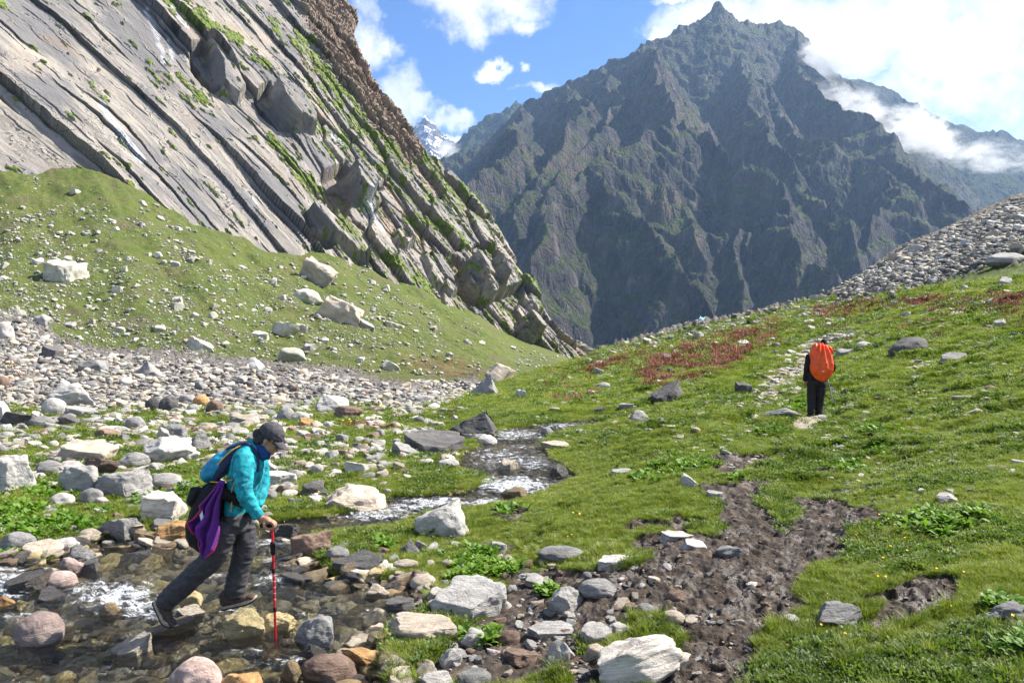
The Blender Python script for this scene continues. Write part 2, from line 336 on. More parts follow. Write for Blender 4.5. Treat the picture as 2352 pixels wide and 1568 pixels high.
# deep gravelly foreground shelf beside the water
A_bed = sst(-sd, -0.06, 0.03) * nm_
VV = V0 - F0 * Z / Y
vmin = np.minimum.accumulate(VV, axis=0)
def ground_at(u, v):
    """first ground point on a sight line -> x, y, z"""
    u = np.atleast_1d(np.asarray(u, float)); v = np.atleast_1d(np.asarray(v, float))
    ci = np.clip(np.searchsorted(uc, u), 0, NC - 1); y = np.empty(len(u))
    for k, (c, vv) in enumerate(zip(ci, v)):
        r = int(np.searchsorted(-vmin[:, c], -vv)); r = min(r, NR - 1)
        if r > 0:
            a, b = VV[r - 1, c], VV[r, c]; t = (a - vv) / (a - b + 1e-6); y[k] = math.exp(ly[r - 1] + min(max(t, 0), 1) * (ly[r] - ly[r - 1]))
        else: y[k] = math.exp(ly[0])
    x = (u - U0) / F0 * y
    return x, y, gz(x, y)
def _gidx(x, y):
    u = U0 + F0 * np.asarray(x) / y; l = np.log(y)
    c = np.clip(np.searchsorted(uc, u) - 1, 0, NC - 2); r = np.clip(np.searchsorted(ly, l) - 1, 0, NR - 2)
    return r, c, np.clip((l - ly[r]) / (ly[r + 1] - ly[r]), 0, 1), np.clip((u - uc[c]) / (uc[c + 1] - uc[c]), 0, 1)
def gfield(A, x, y):
    r, c, fr, fc = _gidx(x, y)
    return (A[r, c] * (1 - fc) + A[r, c + 1] * fc) * (1 - fr) + (A[r + 1, c] * (1 - fc) + A[r + 1, c + 1] * fc) * fr
def gz(x, y): return gfield(Z, x, y)
def gnormal(x, y):
    e = 0.02 * np.asarray(y) * 0.5 + 0.02
    dx = (gz(x + e, y) - gz(x - e, y)) / (2 * e); dy = (gz(x, y + e) - gz(x, y - e)) / (2 * e)
    n = np.stack([-dx, -dy, np.ones_like(dx)], -1); return n / np.linalg.norm(n, axis=1)[:, None]

def m_ground(g):
    pos = g.n('ShaderNodeNewGeometry', out=0)
    a = {k: g.attr(k) for k in ('mud', 'gravel', 'path', 'talus', 'red', 'bed', 'moss', 'dist')}
    big = g.noise(pos, 0.12, 4, 0.6); mid = g.noise(pos, 1.7, 5, 0.65); fine = g.noise(pos, 18.0, 4, 0.7); tiny = g.noise(pos, 90.0, 3, 0.6)
    far = g.noise(pos, 1.1, 9, 0.80)
    grass = g.ramp(mid, [(0.30, (0.045, 0.075, 0.010)), (0.48, (0.095, 0.145, 0.018)), (0.62, (0.145, 0.19, 0.03)), (0.80, (0.17, 0.16, 0.05))])
    grass = g.mix(g.ss(fine, 0.35, 0.75), g.mix(0.55, grass, (0.03, 0.045, 0.012)), grass)
    grassf = g.ramp(g.add(g.mul(far, 0.75), g.mul(big, 0.25)), [(0.34, (0.030, 0.055, 0.007)), (0.44, (0.070, 0.105, 0.012)), (0.53, (0.110, 0.140, 0.020)), (0.61, (0.135, 0.125, 0.035)), (0.72,(0.13,0.09,0.045))])
    grass = g.mix(a['dist'], grass, grassf)
    # bare brown turf and tiny stones in the turf of the fan
    vs = g.voro(pos, 1.3); st = g.m('LESS_THAN', vs, g.m('MULTIPLY', g.ss(g.noise(pos, 0.35, 3), 0.42, 0.75), 0.26))
    grass = g.mix(g.mul(st, a['dist']), grass, (0.34, 0.32, 0.27))
    redf = g.ss(g.noise(pos, 3.2, 6, 0.75), 0.46, 0.60)
    redc = g.mix(g.noise(pos, 14.0, 3), (0.17, 0.035, 0.035), (0.38, 0.10, 0.10))
    grass = g.mix(g.mul(g.mul(a['red'], redf), 0.85), grass, redc)
    grass = g.mix(g.mul(a['moss'], g.ss(fine, 0.3, 0.6)), grass, (0.15, 0.14, 0.012))
    mudc = g.ramp(g.noise(pos, 7.0, 6, 0.7), [(0.34, (0.012, 0.008, 0.005)), (0.52, (0.038, 0.026, 0.018)), (0.72, (0.125, 0.095, 0.068))])
    grv = g.ramp(g.voro(pos, 9.0, out=1), [(0.0, (0.10, 0.09, 0.085)), (0.5, (0.23, 0.21, 0.19)), (1.0, (0.38, 0.35, 0.31))])
    grv = g.mix(g.ss(g.voro(pos, 9.0, 'F1'), 0.35, 0.6), grv, (0.07, 0.06, 0.05))
    grvf = g.ramp(g.noise(pos, 2.2, 7, 0.8), [(0.32, (0.055, 0.050, 0.045)), (0.50, (0.17, 0.155, 0.14)), (0.66, (0.36, 0.34, 0.31))])
    grv = g.mix(a['dist'], grv, grvf)
    pth = g.ramp(g.noise(pos, 5.0, 6, 0.7), [(0.3, (0.15, 0.125, 0.10)), (0.7, (0.34, 0.30, 0.25))])
    bv = g.n('ShaderNodeVectorMath', {0: pos, 1: g.n('ShaderNodeVectorMath', {0: g.noise(pos, 3.0, 3, out=1), 3: 0.25}, operation='SCALE')}, operation='ADD')
    bedc = g.ramp(g.voro(bv, 7.0, out=1), [(0.0, (0.045, 0.035, 0.025)), (0.35, (0.14, 0.105, 0.065)), (0.65, (0.26, 0.19, 0.095)), (0.85, (0.40, 0.30, 0.15)), (1.0, (0.10, 0.09, 0.08))])
    bedc = g.mix(g.ss(g.voro(bv, 7.0), 0.30, 0.55), bedc, (0.05, 0.037, 0.022))
    bedc = g.mix(0.35, bedc, g.ramp(g.noise(pos, 30.0, 4, 0.7), [(0.3, (0.04, 0.03, 0.02)), (0.7, (0.34, 0.27, 0.15))]))
    br = g.m('MULTIPLY_ADD', fine, 0.5, -0.25)
    c = g.mix(g.ss(g.add(a['gravel'], g.mul(br, 1.4)), 0.35, 0.62), grass, grv)
    c = g.mix(g.ss(g.add(a['talus'], g.mul(br, 1.4)), 0.35, 0.62), c, grv)
    c = g.mix(g.ss(g.add(a['path'], br), 0.35, 0.6), c, pth)
    mudm = g.ss(g.add(a['mud'], br), 0.38, 0.56)
    c = g.mix(mudm, c, mudc)
    c = g.mix(g.ss(a['bed'], 0.3, 0.6), c, bedc)
    grass_b = g.ss(g.noise(pos, 0.17, 5, 0.7), 0.50, 0.66, 0.0, 0.6); c = g.mix(g.mul(grass_b, g.mul(a['dist'], g.m('SUBTRACT', 1.0, g.ss(g.add(a['gravel'], a['talus']), 0.2, 0.5)))), c, (0.13, 0.105, 0.06))
    h = g.add(g.mul(fine, 0.6), g.mul(tiny, 0.25))
    nrm = g.bump(h, 0.7, 0.05); nrm = g.bump(g.mul(far, a['dist']), 0.8, 1.1, nrm)
    rough = g.m('SUBTRACT', 0.95, g.mul(mudm, g.ss(g.noise(pos, 4.5, 4), 0.48, 0.62, 0.05, 0.60)))
    return pbr(g, c, rough, nrm, 0.4)
M_ground = material('ground_soil_and_turf', m_ground)
A_dist = sst(Y, 26, 60)
A_moss = (1 - sst(sd, 0.12, 0.7)) * (sd > 0) * nm_ * sst(nb, -0.25, 0.2)
ground = mesh_np('ground', np.stack([X, Y, Z], -1).reshape(-1, 3), grid_faces(NR, NC), [M_ground],
    attrs=dict(mud=A_mud, gravel=A_gr, path=A_path, talus=A_tal, red=A_red, bed=A_bed, moss=A_moss, dist=A_dist))
tag(ground, 'grassy valley floor with mud, gravel and a green scree slope rising to the rock wall', kind='structure')

# ------------------------------------------------------------------ the slab cliff on the left
N_ = np.array([0.452, -0.62, 0.643]); N_ /= np.linalg.norm(N_)
E1 = np.array([0.81, 0.59, 0.0]); E1 /= np.linalg.norm(E1); E2 = np.cross(N_, E1); E2 *= np.sign(E2[2])
SKY_V = [-200,-120,0,20,40,70,90,110,150,180,230,270,330,380,430,480,530,580,640,700,740,770,795,812,840,900]
SKY_U = [640,700,762,790,810,816,808,816,822,850,872,900,950,1008,1060,1102,1150,1176,1210,1240,1262,1300,1343,1372,1400,1440]
nv, nt = 560, 760
vv_ = np.linspace(-200, 900, nv); tt_ = np.linspace(0, 1, nt); us = np.interp(vv_, SKY_V, SKY_U)
cU = -420 + tt_[None, :] * (us[:, None] + 420); cV = np.repeat(vv_[:, None], nt, 1)
cc = np.interp(cU, [-400, 690, 900, 1080, 1340], [-107, -107, -113, -120, -128])
ndot = N_[0] * (cU - U0) / F0 + N_[1] + N_[2] * (V0 - cV) / F0
cy_ = cc / ndot
edge_t = np.clip((cU - (us[:, None] - 60)) / 60, 0, 1); cy_ += 7 * (1 - np.sqrt(1 - 0.96 * edge_t ** 2))
P = np.stack([(cU - U0) / F0 * cy_, cy_, (V0 - cV) / F0 * cy_], -1)
pa = P @ E1; pb = P @ E2
_aa = np.linspace(-120, 260, 800); _qa = np.cumsum(np.interp(_aa, [-120, 0, 20, 50, 70, 100, 140, 260], [.5, .55, .72, 1.15, 1.22, 1.0, .9, .9])) * (_aa[1] - _aa[0])
pq_p = (0.47 * pa - 0.88 * pb).astype(np.float32); pq_q = (0.5 * pb + np.interp(pa, _aa, _qa)).astype(np.float32)
wq = pq_q + 3.0 * per2(pq_p / 60, pq_q / 40, 41) + 0.9 * per2(pq_p / 11, pq_q / 9, 42) + 0.35 * per2(pq_p / 3, pq_q / 3, 44)
zone = sst(cU + 90 * fbm2(pq_p / 20, pq_q / 14, 2, 47), 640, 900)
crag = sst(-sdist(cU.astype(np.float32), cV.astype(np.float32), [(600,-250),(700,60),(735,150),(790,215),(860,300),(960,380),(1000,330),(900,230),(850,60),(850,-250)]) + 12 * nb[:1, :1], -14, 14)
def saw(q, p, spacing, seed, amp, groove, keep):
    rr = np.random.RandomState(seed); e = np.cumsum(rr.uniform(spacing * 0.45, spacing * 1.7, 400)) - 400 * spacing * 0.5 + 20
    am = rr.uniform(0.35, 1.0, 401) * amp; i = np.clip(np.searchsorted(e, q), 1, 399); w = e[i] - e[i - 1]; fr = (q - e[i - 1]) / w
    nxt = np.clip(i + 1, 0, 400)
    on = sst(per2(p / (spacing * 4.5), i * 7.31, seed), -0.22 + keep, 0.12 + keep); on2 = sst(per2(p / (spacing * 4.5), (i + 1) * 7.31, seed), -0.22 + keep, 0.12 + keep)
    h = am[i] * on * (1 - fr)
    h = h - groove * am[nxt] * on2 * sst((1 - fr) * w, 0.42, 0.14)
    return h
H = saw(wq, pq_p, 15.0, 3, 3.0, 1.0, -0.06) * (1 - 0.35 * zone) + saw(wq + 0.5 * per2(pq_p / 7, pq_q / 5, 51), pq_p, 6.5, 8, 0.8, 2.0, 0.20) * (1 - 0.55 * zone) + (1 - 0.9 * zone) * saw(wq + 0.5 * per2(pq_p / 4, pq_q / 3, 52), pq_p, 2.4, 15, 0.18, 2.2, 0.30)
H += 1.2 * fbm2(pq_p / 34, pq_q / 18, 2, 55) + 0.06 * fbm2(pq_p / 3.5, pq_q / 0.9, 3, 58)
f1, f2, r1, r2, cx_, cyy = worley(((pq_p + 1.2 * per2(pq_p / 5, pq_q / 5, 60)) / 12.0).astype(np.float32), ((pq_q + 1.0 * per2(pq_p / 4, pq_q / 4, 61)) / 8.0).astype(np.float32), 3)
H += zone * (2.0 * (r1 - 0.45) - 1.7 * cyy * (0.4 + r2) - 0.8 * sst(f2 - f1, 0.07, 0.0))
g1, g2, s1, s2, gx_, gy_ = worley((pq_p / 4.2).astype(np.float32), (pq_q / 1.9).astype(np.float32), 6)
H += (zone * 0.4 + crag * 0.6) * (0.9 * (s1 - 0.5) - 0.6 * gy_ * s2 - 0.35 * sst(g2 - g1, 0.12, 0.0))
lay_ = (pb / 2.1 + 0.6 * fbm2(pa / 9, pb / 9, 3, 64)); h1_, h2_, t1_, t2_, _, hy_ = worley((pa / 3.4).astype(np.float32), (pb / 1.9).astype(np.float32), 9)
H += crag * (2.0 + 0.8 * (t1_ - 0.5) - 0.7 * (lay_ - np.floor(lay_)) - 0.5 * sst(h2_ - h1_, 0.14, 0.0) + 1.5 * fbm2(pa / 7, pb / 14, 3, 65))
# hand-placed blocks and alcoves seen in the wall: outline on the sight lines, metres out (+) or in (-)
for poly, h_, sf in [([(620,220),(650,205),(712,285),(716,318),(668,300),(632,262)], 3.6, 5), ([(586,230),(612,205),(640,270),(672,305),(640,300),(600,262)], -3.5, 7),
                     ([(440,120),(470,100),(500,165),(505,215),(470,190),(445,160)], -4.0, 8), ([(478,95),(510,120),(560,210),(545,235),(500,200)], 2.4, 6),
                     ([(800,400),(835,395),(860,440),(845,470),(812,462)], 4.0, 5), ([(742,400),(790,380),(806,460),(790,500),(750,470)], -3.2, 8),
                     ([(1062,612),(1105,600),(1140,680),(1115,708),(1075,665)], 4.4, 4), ([(1115,625),(1165,640),(1188,665),(1145,690),(1125,672)], 4.2, 4), ([(1030,590),(1062,600),(1112,712),(1085,706),(1045,660)], -3.0, 6),
                     ([(1186,652),(1215,668),(1242,728),(1225,732),(1196,700)], 2.8, 4), ([(1185,748),(1215,738),(1235,778),(1222,792),(1190,772)], 3.5, 4),
                     ([(700,500),(722,490),(838,600),(835,618),(790,585),(720,540)], 3.2, 4), ([(690,505),(700,500),(760,575),(740,585),(715,560)], -3.4, 6),
                     ([(905,535),(935,528),(950,560),(930,575),(906,560)], 2.2, 4), ([(970,590),(1030,600),(1058,665),(1030,688),(985,650)], 2.0, 4)]:
    d_ = sdist(cU.astype(np.float32), cV.astype(np.float32), poly) + 3 * per2(pq_p / 2, pq_q / 2, 66); H += h_ * sst(-d_, -sf, sf * 0.6)
bot_u = [-420,0,150,300,400,500,600,690,730,770,830,900,960,1000,1060,1130,1200,1260,1340,1440]
bot_v = [375,386,395,420,488,535,570,582,575,565,596,640,690,700,708,728,785,838,815,830]
H = H.astype(np.float32)
# greenery on the wall
def vline(pts): return seg_dist(cU.astype(np.float32), cV.astype(np.float32), pts)
vd = np.minimum.reduce([vline(l) - w_ for l, w_ in [([(325,-60),(400,25),(470,70),(545,105)], 16), ([(345,150),(420,185),(490,255)], 7), ([(180,205),(235,240)], 8), ([(625,325),(690,400),(740,455),(775,520),(800,565)], 13),
      ([(690,90),(760,205),(830,290),(880,320),(950,360)], 13), ([(560,130),(660,215),(740,250)], 5), ([(620,60),(700,130)], 6), ([(830,575),(900,610),(1000,690)], 9), ([(880,300),(950,345),(1000,380)], 13), ([(960,500),(1040,540),(1130,610)], 5), ([(1080,560),(1180,640),(1240,720)], 4), ([(0,10),(30,40)], 10), ([(780,210),(850,270)], 8), ([(1000,400),(1090,500)], 5),([(250,380),(300,440)],3),([(840,300),(1000,470)],4),([(700,300),(790,330),(900,420)],4)]])
vn = fbm2(pq_p / 5, pq_q / 2.6, 4, 71)
C_veg = np.maximum(sst(-vd * 1.1 + 44 * vn - 3, -5, 8), sst(fbm2(pq_p / 7, pq_q / 2.0, 4, 72) + 0.22 * zone + 0.2 * sst(cU, 500, 760) * sst(-cV, -420, -200), 0.42, 0.55)) * (1 - 0.8 * crag)
H += C_veg * (0.35 + 0.4 * fbm2(pq_p / 1.1, pq_q / 1.1, 3, 73))
C_dark = sst(fbm2(pq_p / 26, pq_q / 7.0, 5, 75), -0.16, 0.16); C_brown = np.clip(crag + 0.8 * zone * sst(-H, -0.3, 1.2) + sst(fbm2(pq_p / 16, pq_q / 10, 3, 76), 0.3, 0.6) * 0.5, 0, 1)
C_wet = np.maximum.reduce([sst(-(vline(l) - w_ + 5 * vn), -3, 3) for l, w_ in [([(335,25),(362,90),(378,140)], 5), ([(385,95),(405,150)], 3), ([(392,30),(425,75)], 6), ([(232,255),(255,300),(320,385)], 8), ([(840,470),(870,530)], 9), ([(565,440),(590,470)], 3), ([(765,320),(790,340)], 5)]])
P = P + H[..., None] * N_
# the wall turns away behind its skyline
ext = []
ray = P[:, -1] / P[:, -1, 1:2]
for s_ in (3, 8, 16, 30, 50, 80): ext.append(P[:, -1] + ray * s_ + np.array([-0.22, 0, -0.35]) * s_)
P = np.concatenate([P, np.stack(ext, 1)], 1); ne = len(ext)
padc = lambda A: np.concatenate([A, np.repeat(A[:, -1:], ne, 1)], 1)
keepm = (cV < np.interp(cU, bot_u, bot_v) + 90); keepm = padc(keepm)[:-1, :-1]
def m_cliff(g):
    pq = g.attr('pq', 1); pos = g.n('ShaderNodeNewGeometry', out=0)
    st = g.noise(g.vscale(pq, (0.035, 0.55, 0.3)), 1.0, 8, 0.68, 0.6); st2 = g.noise(g.vscale(pq, (0.25, 1.6, 1.0)), 1.0, 6, 0.7); big = g.noise(pos, 0.06, 4)
    c = g.ramp(st, [(0.30, (0.070, 0.067, 0.068)), (0.45, (0.162, 0.148, 0.134)), (0.60, (0.275, 0.250, 0.220)), (0.80, (0.41, 0.365, 0.30))])
    c = g.mix(g.ss(st2, 0.35, 0.7, 0.0, 0.45), c, (0.38, 0.35, 0.31))
    c = g.mix(g.mul(g.attr('dark'), 0.85), c, g.mix(st2, (0.075, 0.073, 0.080), (0.185, 0.18, 0.183)))
    c = g.mix(g.ss(g.noise(pos, 0.09, 5, 0.6), 0.52, 0.70, 0.0, 0.5), c, (0.40, 0.335, 0.265))
    c = g.mix(g.mul(g.attr('brown'), g.ss(st2, 0.3, 0.65, 0.25, 0.85)), c, g.mix(g.noise(pos, 0.8, 4), (0.15, 0.095, 0.06), (0.36, 0.25, 0.16)))
    v = g.noise(pos, 0.9, 6, 0.7)
    green = g.ramp(v, [(0.3, (0.035, 0.06, 0.010)), (0.5, (0.12, 0.165, 0.025)), (0.7, (0.19, 0.21, 0.05))])
    vegm = g.ss(g.add(g.attr('veg'), g.m('MULTIPLY_ADD', v, 0.9, -0.45)), 0.40, 0.55)
    c = g.mix(vegm, c, green)
    wet = g.mul(g.attr('wet'), g.ss(g.noise(g.vscale(pq, (0.3, 4.0, 3.0)), 1.0, 4), 0.42, 0.6))
    c = g.mix(wet, c, (0.50, 0.53, 0.60))
    h = g.add(g.mul(st2, 0.35), g.mul(g.noise(pos, 1.6, 7, 0.7), 0.7))
    crk = g.voro(g.vscale(pq, (0.22, 0.75, 0.5)), 1.0, 'DISTANCE_TO_EDGE')
    crk2 = g.voro(g.n('ShaderNodeVectorMath', {0: g.vscale(pq, (0.045, 0.22, 0.0)), 1: g.n('ShaderNodeVectorMath', {0: g.noise(pos, 0.35, 4, out=1), 3: 0.5}, operation='SCALE')}, operation='ADD'), 1.0, 'DISTANCE_TO_EDGE')
    h = g.add(h, g.ss(crk2, 0.0, 0.035, -0.5, 0.0))
    nrm = g.bump(h, 0.85, 0.55)
    return pbr(g, c, g.m('SUBTRACT', 0.85, g.mul(wet, 0.6)), nrm, 0.35)
M_cliff = material('cliff_granite', m_cliff)
cliff = mesh_np('cliff', P.reshape(-1, 3), grid_faces(nv, nt + ne, keepm), [M_cliff], smooth=False,
    attrs=dict(pq=np.stack([padc(pq_p), padc(pq_q), padc(H)], -1).reshape(-1, 3), veg=padc(C_veg), dark=padc(C_dark), brown=padc(C_brown), wet=padc(C_wet)))
tag(cliff, 'steep grey granite slab wall with diagonal cracks and green ledges above the scree', kind='structure')

# ------------------------------------------------------------------ mountains
def ridge_field(Xm, Ym, ridges, k, floor):
    z = np.full(Xm.shape, floor, np.float32)
    for pts, kk in ridges:
        W3 = [((u - U0) / F0 * y, y, (V0 - v) / F0 * y) for u, v, y in pts]
        for (x1, y1, z1), (x2, y2, z2) in zip(W3[:-1], W3[1:]):
            vx, vy = x2 - x1, y2 - y1; t = np.clip(((Xm - x1) * vx + (Ym - y1) * vy) / (vx * vx + vy * vy), 0, 1)
            d = np.hypot(Xm - x1 - t * vx, Ym - y1 - t * vy); zr = z1 + t * (z2 - z1)
            z = np.maximum(z, zr - kk * k * d)
    return z
def mountain(name, label, u0, u1, nu, y0, y1, ny, ridges, k, floor, amp, seed, mats, pw=1.0):
    uu = np.linspace(u0, u1, nu); yl = y0 + (y1 - y0) * np.linspace(0, 1, ny) ** pw
    U_, Y_ = np.meshgrid(uu, yl); X_ = (U_ - U0) / F0 * Y_; X_ = X_.astype(np.float32); Y_ = Y_.astype(np.float32)
    L = amp * 4.2
    wx = 1.7 * amp * fbm2(X_ / L / 1.8, Y_ / L / 1.8, 4, seed); wy = 1.7 * amp * fbm2(X_ / L / 1.8, Y_ / L / 1.8, 4, seed + 5)
    wf = 1 - 0.8 * sst(Y_, 2150, 2380); wx = wx * wf; wy = wy * wf
    Zr = ridge_field(X_ + wx, Y_ + wy, ridges, k, floor)
    Zs = Zr + amp * (0.30 * ridged(X_ / (L * 1.3), Y_ / (L * 1.3), 2, seed + 8) + 0.9 * fbm2(X_ / (L * 3), Y_ / (L * 3), 2, seed + 7) + 0.27 * ridged(X_ / (L * .5), Y_ / (L * .5), 6, seed + 9, 0.62) - 0.35)
    # cliffs: steps in height, dipping a little
    stp = amp * 2.6; q = (Zs + 0.35 * X_ + amp * 3.4 * fbm2(X_ / (L * 1.2), Y_ / (L * 1.2), 3, seed + 31)) / stp; fr = q - np.floor(q)
    Zs = Zs + stp * (0.34 + 0.5 * per2(X_ / 230, Y_ / 230, seed + 3)) * (sst(fr, 0.25, 0.75) - fr) * sst(Zr, floor, floor + 60)
    gul = ridged(X_ / (amp * 0.9), (Y_ * 0.35 + Zs * 0.3) / (amp * 0.9), 4, seed + 41, 0.6)
    Zs = Zs + amp * 0.13 * gul
    o = mesh_np(name, np.stack([X_, Y_, Zs], -1).reshape(-1, 3), grid_faces(ny, nu), mats, smooth=False)
    tag(o, label, kind='structure'); return o
def m_mountain(g, greenness=0.5, tint=(1, 1, 1), scale=1.0, snow=0.0):
    geo = g.nt.nodes.new('ShaderNodeNewGeometry'); pos = geo.outputs[0]
    sepn = g.nt.nodes.new('ShaderNodeSeparateXYZ'); g.nt.links.new(geo.outputs['Normal'], sepn.inputs[0]); nz_ = sepn.outputs[2]
    stv = g.vscale(pos, (1.0, 1.0, 0.28))
    n1 = g.noise(stv, 0.035 * scale, 9, 0.72); n2 = g.noise(pos, 0.006 * scale, 6, 0.6); n3 = g.noise(pos, 0.11 * scale, 5, 0.75)
    rock = g.ramp(n1, [(0.30, (0.010, 0.010, 0.014)), (0.47, (0.042, 0.039, 0.044)), (0.58, (0.105, 0.094, 0.094)), (0.72, (0.25, 0.21, 0.185))])
    rock = g.mix(g.ss(n2, 0.5, 0.65, 0.0, 0.45), rock, (0.22, 0.155, 0.115))
    green = g.ramp(n3, [(0.3, (0.016, 0.030, 0.007)), (0.5, (0.045, 0.068, 0.014)), (0.72, (0.11, 0.13, 0.032))])
    sl_ = g.add(nz_, g.m('MULTIPLY_ADD', n3, 0.55, -0.27)); sl_ = g.add(sl_, g.m('MULTIPLY_ADD', n2, 0.6, -0.3))
    c = g.mix(g.ss(sl_, 0.72 - 0.35 * greenness, 0.86 - 0.35 * greenness), rock, green)
    if snow: c = g.mix(g.ss(g.add(nz_, g.mul(n3, 0.4)), 0.72, 0.8, 0.0, snow), c, (0.8, 0.82, 0.85))
    c = g.mix(1.0, c, tint, 'MULTIPLY')
    crk = g.voro(g.vscale(pos, (1.0, 1.0, 0.45)), 0.055 * scale, 'DISTANCE_TO_EDGE')
    h = g.add(g.mul(n1, 1.5), g.add(g.mul(g.noise(pos, 0.17 * scale, 6, 0.75), 0.9), g.ss(crk, 0.0, 0.09, -0.35, 0.0)))
    return pbr(g, c, 0.92, g.bump(h, 1.0, 14.0 / scale), 0.2)
M_mt = material('mountain_rock', lambda g: m_mountain(g, 0.80)); M_mt2 = material('far_mountain_rock', lambda g: m_mountain(g, 1.3, (0.62, 0.68, 0.66), 0.8))
M_mt3 = material('distant_peak_rock', lambda g: m_mountain(g, 0.0, (1.9, 1.8, 1.75), 0.5, 0.75))
main = [([(960,420,2300),(1010,385,2350),(1100,345,2400),(1160,290,2450),(1200,252,2450),(1255,222,2400),(1300,196,2350),(1380,163,2350),(1480,108,2350),(1530,90,2380),(1560,72,2400),(1600,58,2430),(1634,33,2450),(1651,9,2450),(1668,30,2450),(1700,54,2450),(1740,58,2470),(1790,56,2480),(1830,82,2480),(1865,118,2490),(1925,186,2500),(2000,225,2480),(2120,330,2430),(2210,520,2300)], 1.0),
 ([(1480,108,2350),(1510,150,2200),(1530,225,2000),(1555,288,1760),(1620,308,1660),(1680,378,1560),(1780,428,1430),(1822,520,1340),(1845,590,1280),(1920,655,1200),(1990,770,1130)], 1.15),
 ([(1555,288,1760),(1470,330,1650),(1370,388,1500),(1432,452,1400),(1500,545,1310),(1560,620,1240),(1620,700,1185),(1650,800,1130)], 1.2),
 ([(1450,375,1600),(1525,440,1480),(1562,540,1370),(1600,600,1320)], 1.2), ([(1370,388,1500),(1285,475,1400),(1225,600,1290),(1235,790,1150)], 1.2),
 ([(1652,2,2450),(1700,130,2300),(1790,280,2000),(1850,330,1870),(1950,372,1760),(2060,425,1660),(2130,480,1560),(2215,560,1470),(2300,700,1350)], 1.1),
 ([(1830,82,2480),(1850,190,2250),(1960,262,2080),(2050,312,1960),(2085,392,1850),(2200,500,1720)], 1.1), ([(1700,130,2300),(1730,240,2050),(1760,340,1850),(1850,432,1680),(1950,520,1540),(2010,640,1400),(2060,760,1280)], 1.15),
 ([(1300,196,2350),(1340,262,2100),(1255,400,1850),(1165,500,1650),(1165,640,1500),(1150,800,1300)], 1.1), ([(1200,252,2450),(1180,330,2250),(1080,420,2050),(1040,520,1900)], 1.1), ([(1380,163,2350),(1420,250,2150),(1380,330,1950),(1310,380,1800),(1240,480,1650)], 1.15),
 ([(1680,378,1560),(1700,480,1420),(1740,600,1300),(1780,720,1190)], 1.25), ([(1780,428,1430),(1700,520,1330),(1690,640,1240),(1700,790,1150)], 1.25), ([(2060,425,1660),(2010,520,1560),(1980,600,1470)], 1.2), ([(1432,452,1400),(1390,560,1280),(1400,700,1180),(1420,800,1120)],1.3)]
def face_y(v): return 785.0 / (0.72 - (V0 - v) / F0)
main = [main[0]] + [([(u, v, (y if y >= 2300 else face_y(v))) for u, v, y in pts], kk) for pts, kk in main[1:]]
for k_, f_ in ((1, .93), (2, .90), (4, .90), (5, 1.03), (6, 1.05)): main[k_] = ([(u, v, y if y >= 2300 else y * f_) for u, v, y in main[k_][0]], main[k_][1])
mountain('mountain', 'dark pyramid-shaped mountain with nested rock spurs in shade', 930, 2700, 1020, 1020, 2660, 1050, main, 1.25, -150, 20, 81, [M_mt])
back = [([(1750,420,3300),(1900,205,3300),(1960,196,3300),(2010,206,3300),(2100,252,3350),(2180,300,3400),(2240,312,3400),(2290,310,3400),(2352,330,3400),(2600,370,3400)], 1.0),
        ([(2180,300,3400),(2200,400,3000),(2150,480,2700)], 1.0), ([(2290,310,3400),(2330,400,3000),(2300,500,2700),(2250,600,2500)], 1.0), ([(2600,370,3400),(2500,480,2900),(2420,600,2600)], 1.0), ([(1960,196,3300),(2040,330,2950),(2100,440,2700)], 1.0)]
mountain('far_mountain', 'hazy green mountain flank behind the pyramid peak under cloud', 1700, 3200, 420, 2350, 3600, 420, back, 0.8, -100, 34, 91, [M_mt2])
mid = [([(880,420,3500),(960,400,3500),(1010,372,3500),(1060,338,3500),(1110,288,3500),(1130,268,3500),(1150,272,3500),(1185,238,3500),(1200,242,3500),(1230,236,3500),(1320,230,3500)], 1.0), ([(1110,288,3500),(1060,360,3200),(1030,420,3000)], 1.0), ([(1185,238,3500),(1140,330,3150),(1090,400,2900)], 1.0)]
mountain('far_ridge', 'paler rocky ridge low behind the shoulder of the mountain', 850, 1400, 300, 2750, 3700, 300, mid, 0.9, 0, 26, 95, [M_mt2])
dist_ = [([(860,330,5600),(925,312,5600),(950,296,5600),(962,300,5600),(972,272,5600),(980,268,5600),(990,290,5600),(1002,305,5600),(1012,310,5600),(1028,318,5600),(1036,330,5600),(1080,352,5600),(1200,380,5600)], 2.2), ([(976,268,5600),(985,330,5300),(1000,390,5000)], 1.3), ([(930,312,5600),(940,350,5300),(960,420,5000)], 1.3)]
mountain('distant_peak', 'jagged pale snow-streaked peak in the gap of the valley', 840, 1260, 260, 4700, 5900, 260, dist_, 0.95, 200, 32, 99, [M_mt3])
# ------------------------------------------------------------------ clouds with a place of their own
def m_cloud(dens, sc, thr, soft=0.16):
    def f(g):
        tc = g.nt.nodes.new('ShaderNodeTexCoord'); o = tc.outputs['Object']; pos = g.n('ShaderNodeNewGeometry', out=0)
        L = g.n('ShaderNodeVectorMath', {0: o}, operation='LENGTH', out=1)
        fall = g.ss(L, 1.0, 0.15)
        w = g.n('ShaderNodeVectorMath', {0: pos, 1: g.n('ShaderNodeVectorMath', {0: g.noise(pos, sc * 0.6, 2, out=1), 3: 0.5 / sc}, operation='SCALE')}, operation='ADD')
        n = g.noise(g.vscale(w, (0.7, 1.0, 1.3)), sc, 9, 0.76)
        d = g.mul(g.ss(g.add(g.mul(fall, 0.34), n), thr, thr + soft), dens)
        return g.n('ShaderNodeVolumePrincipled', {'Color': (1, 1, 1, 1), 'Density': g.mul(d, fall), 'Anisotropy': 0.2, 'Emission Strength': 0.0})
    return f
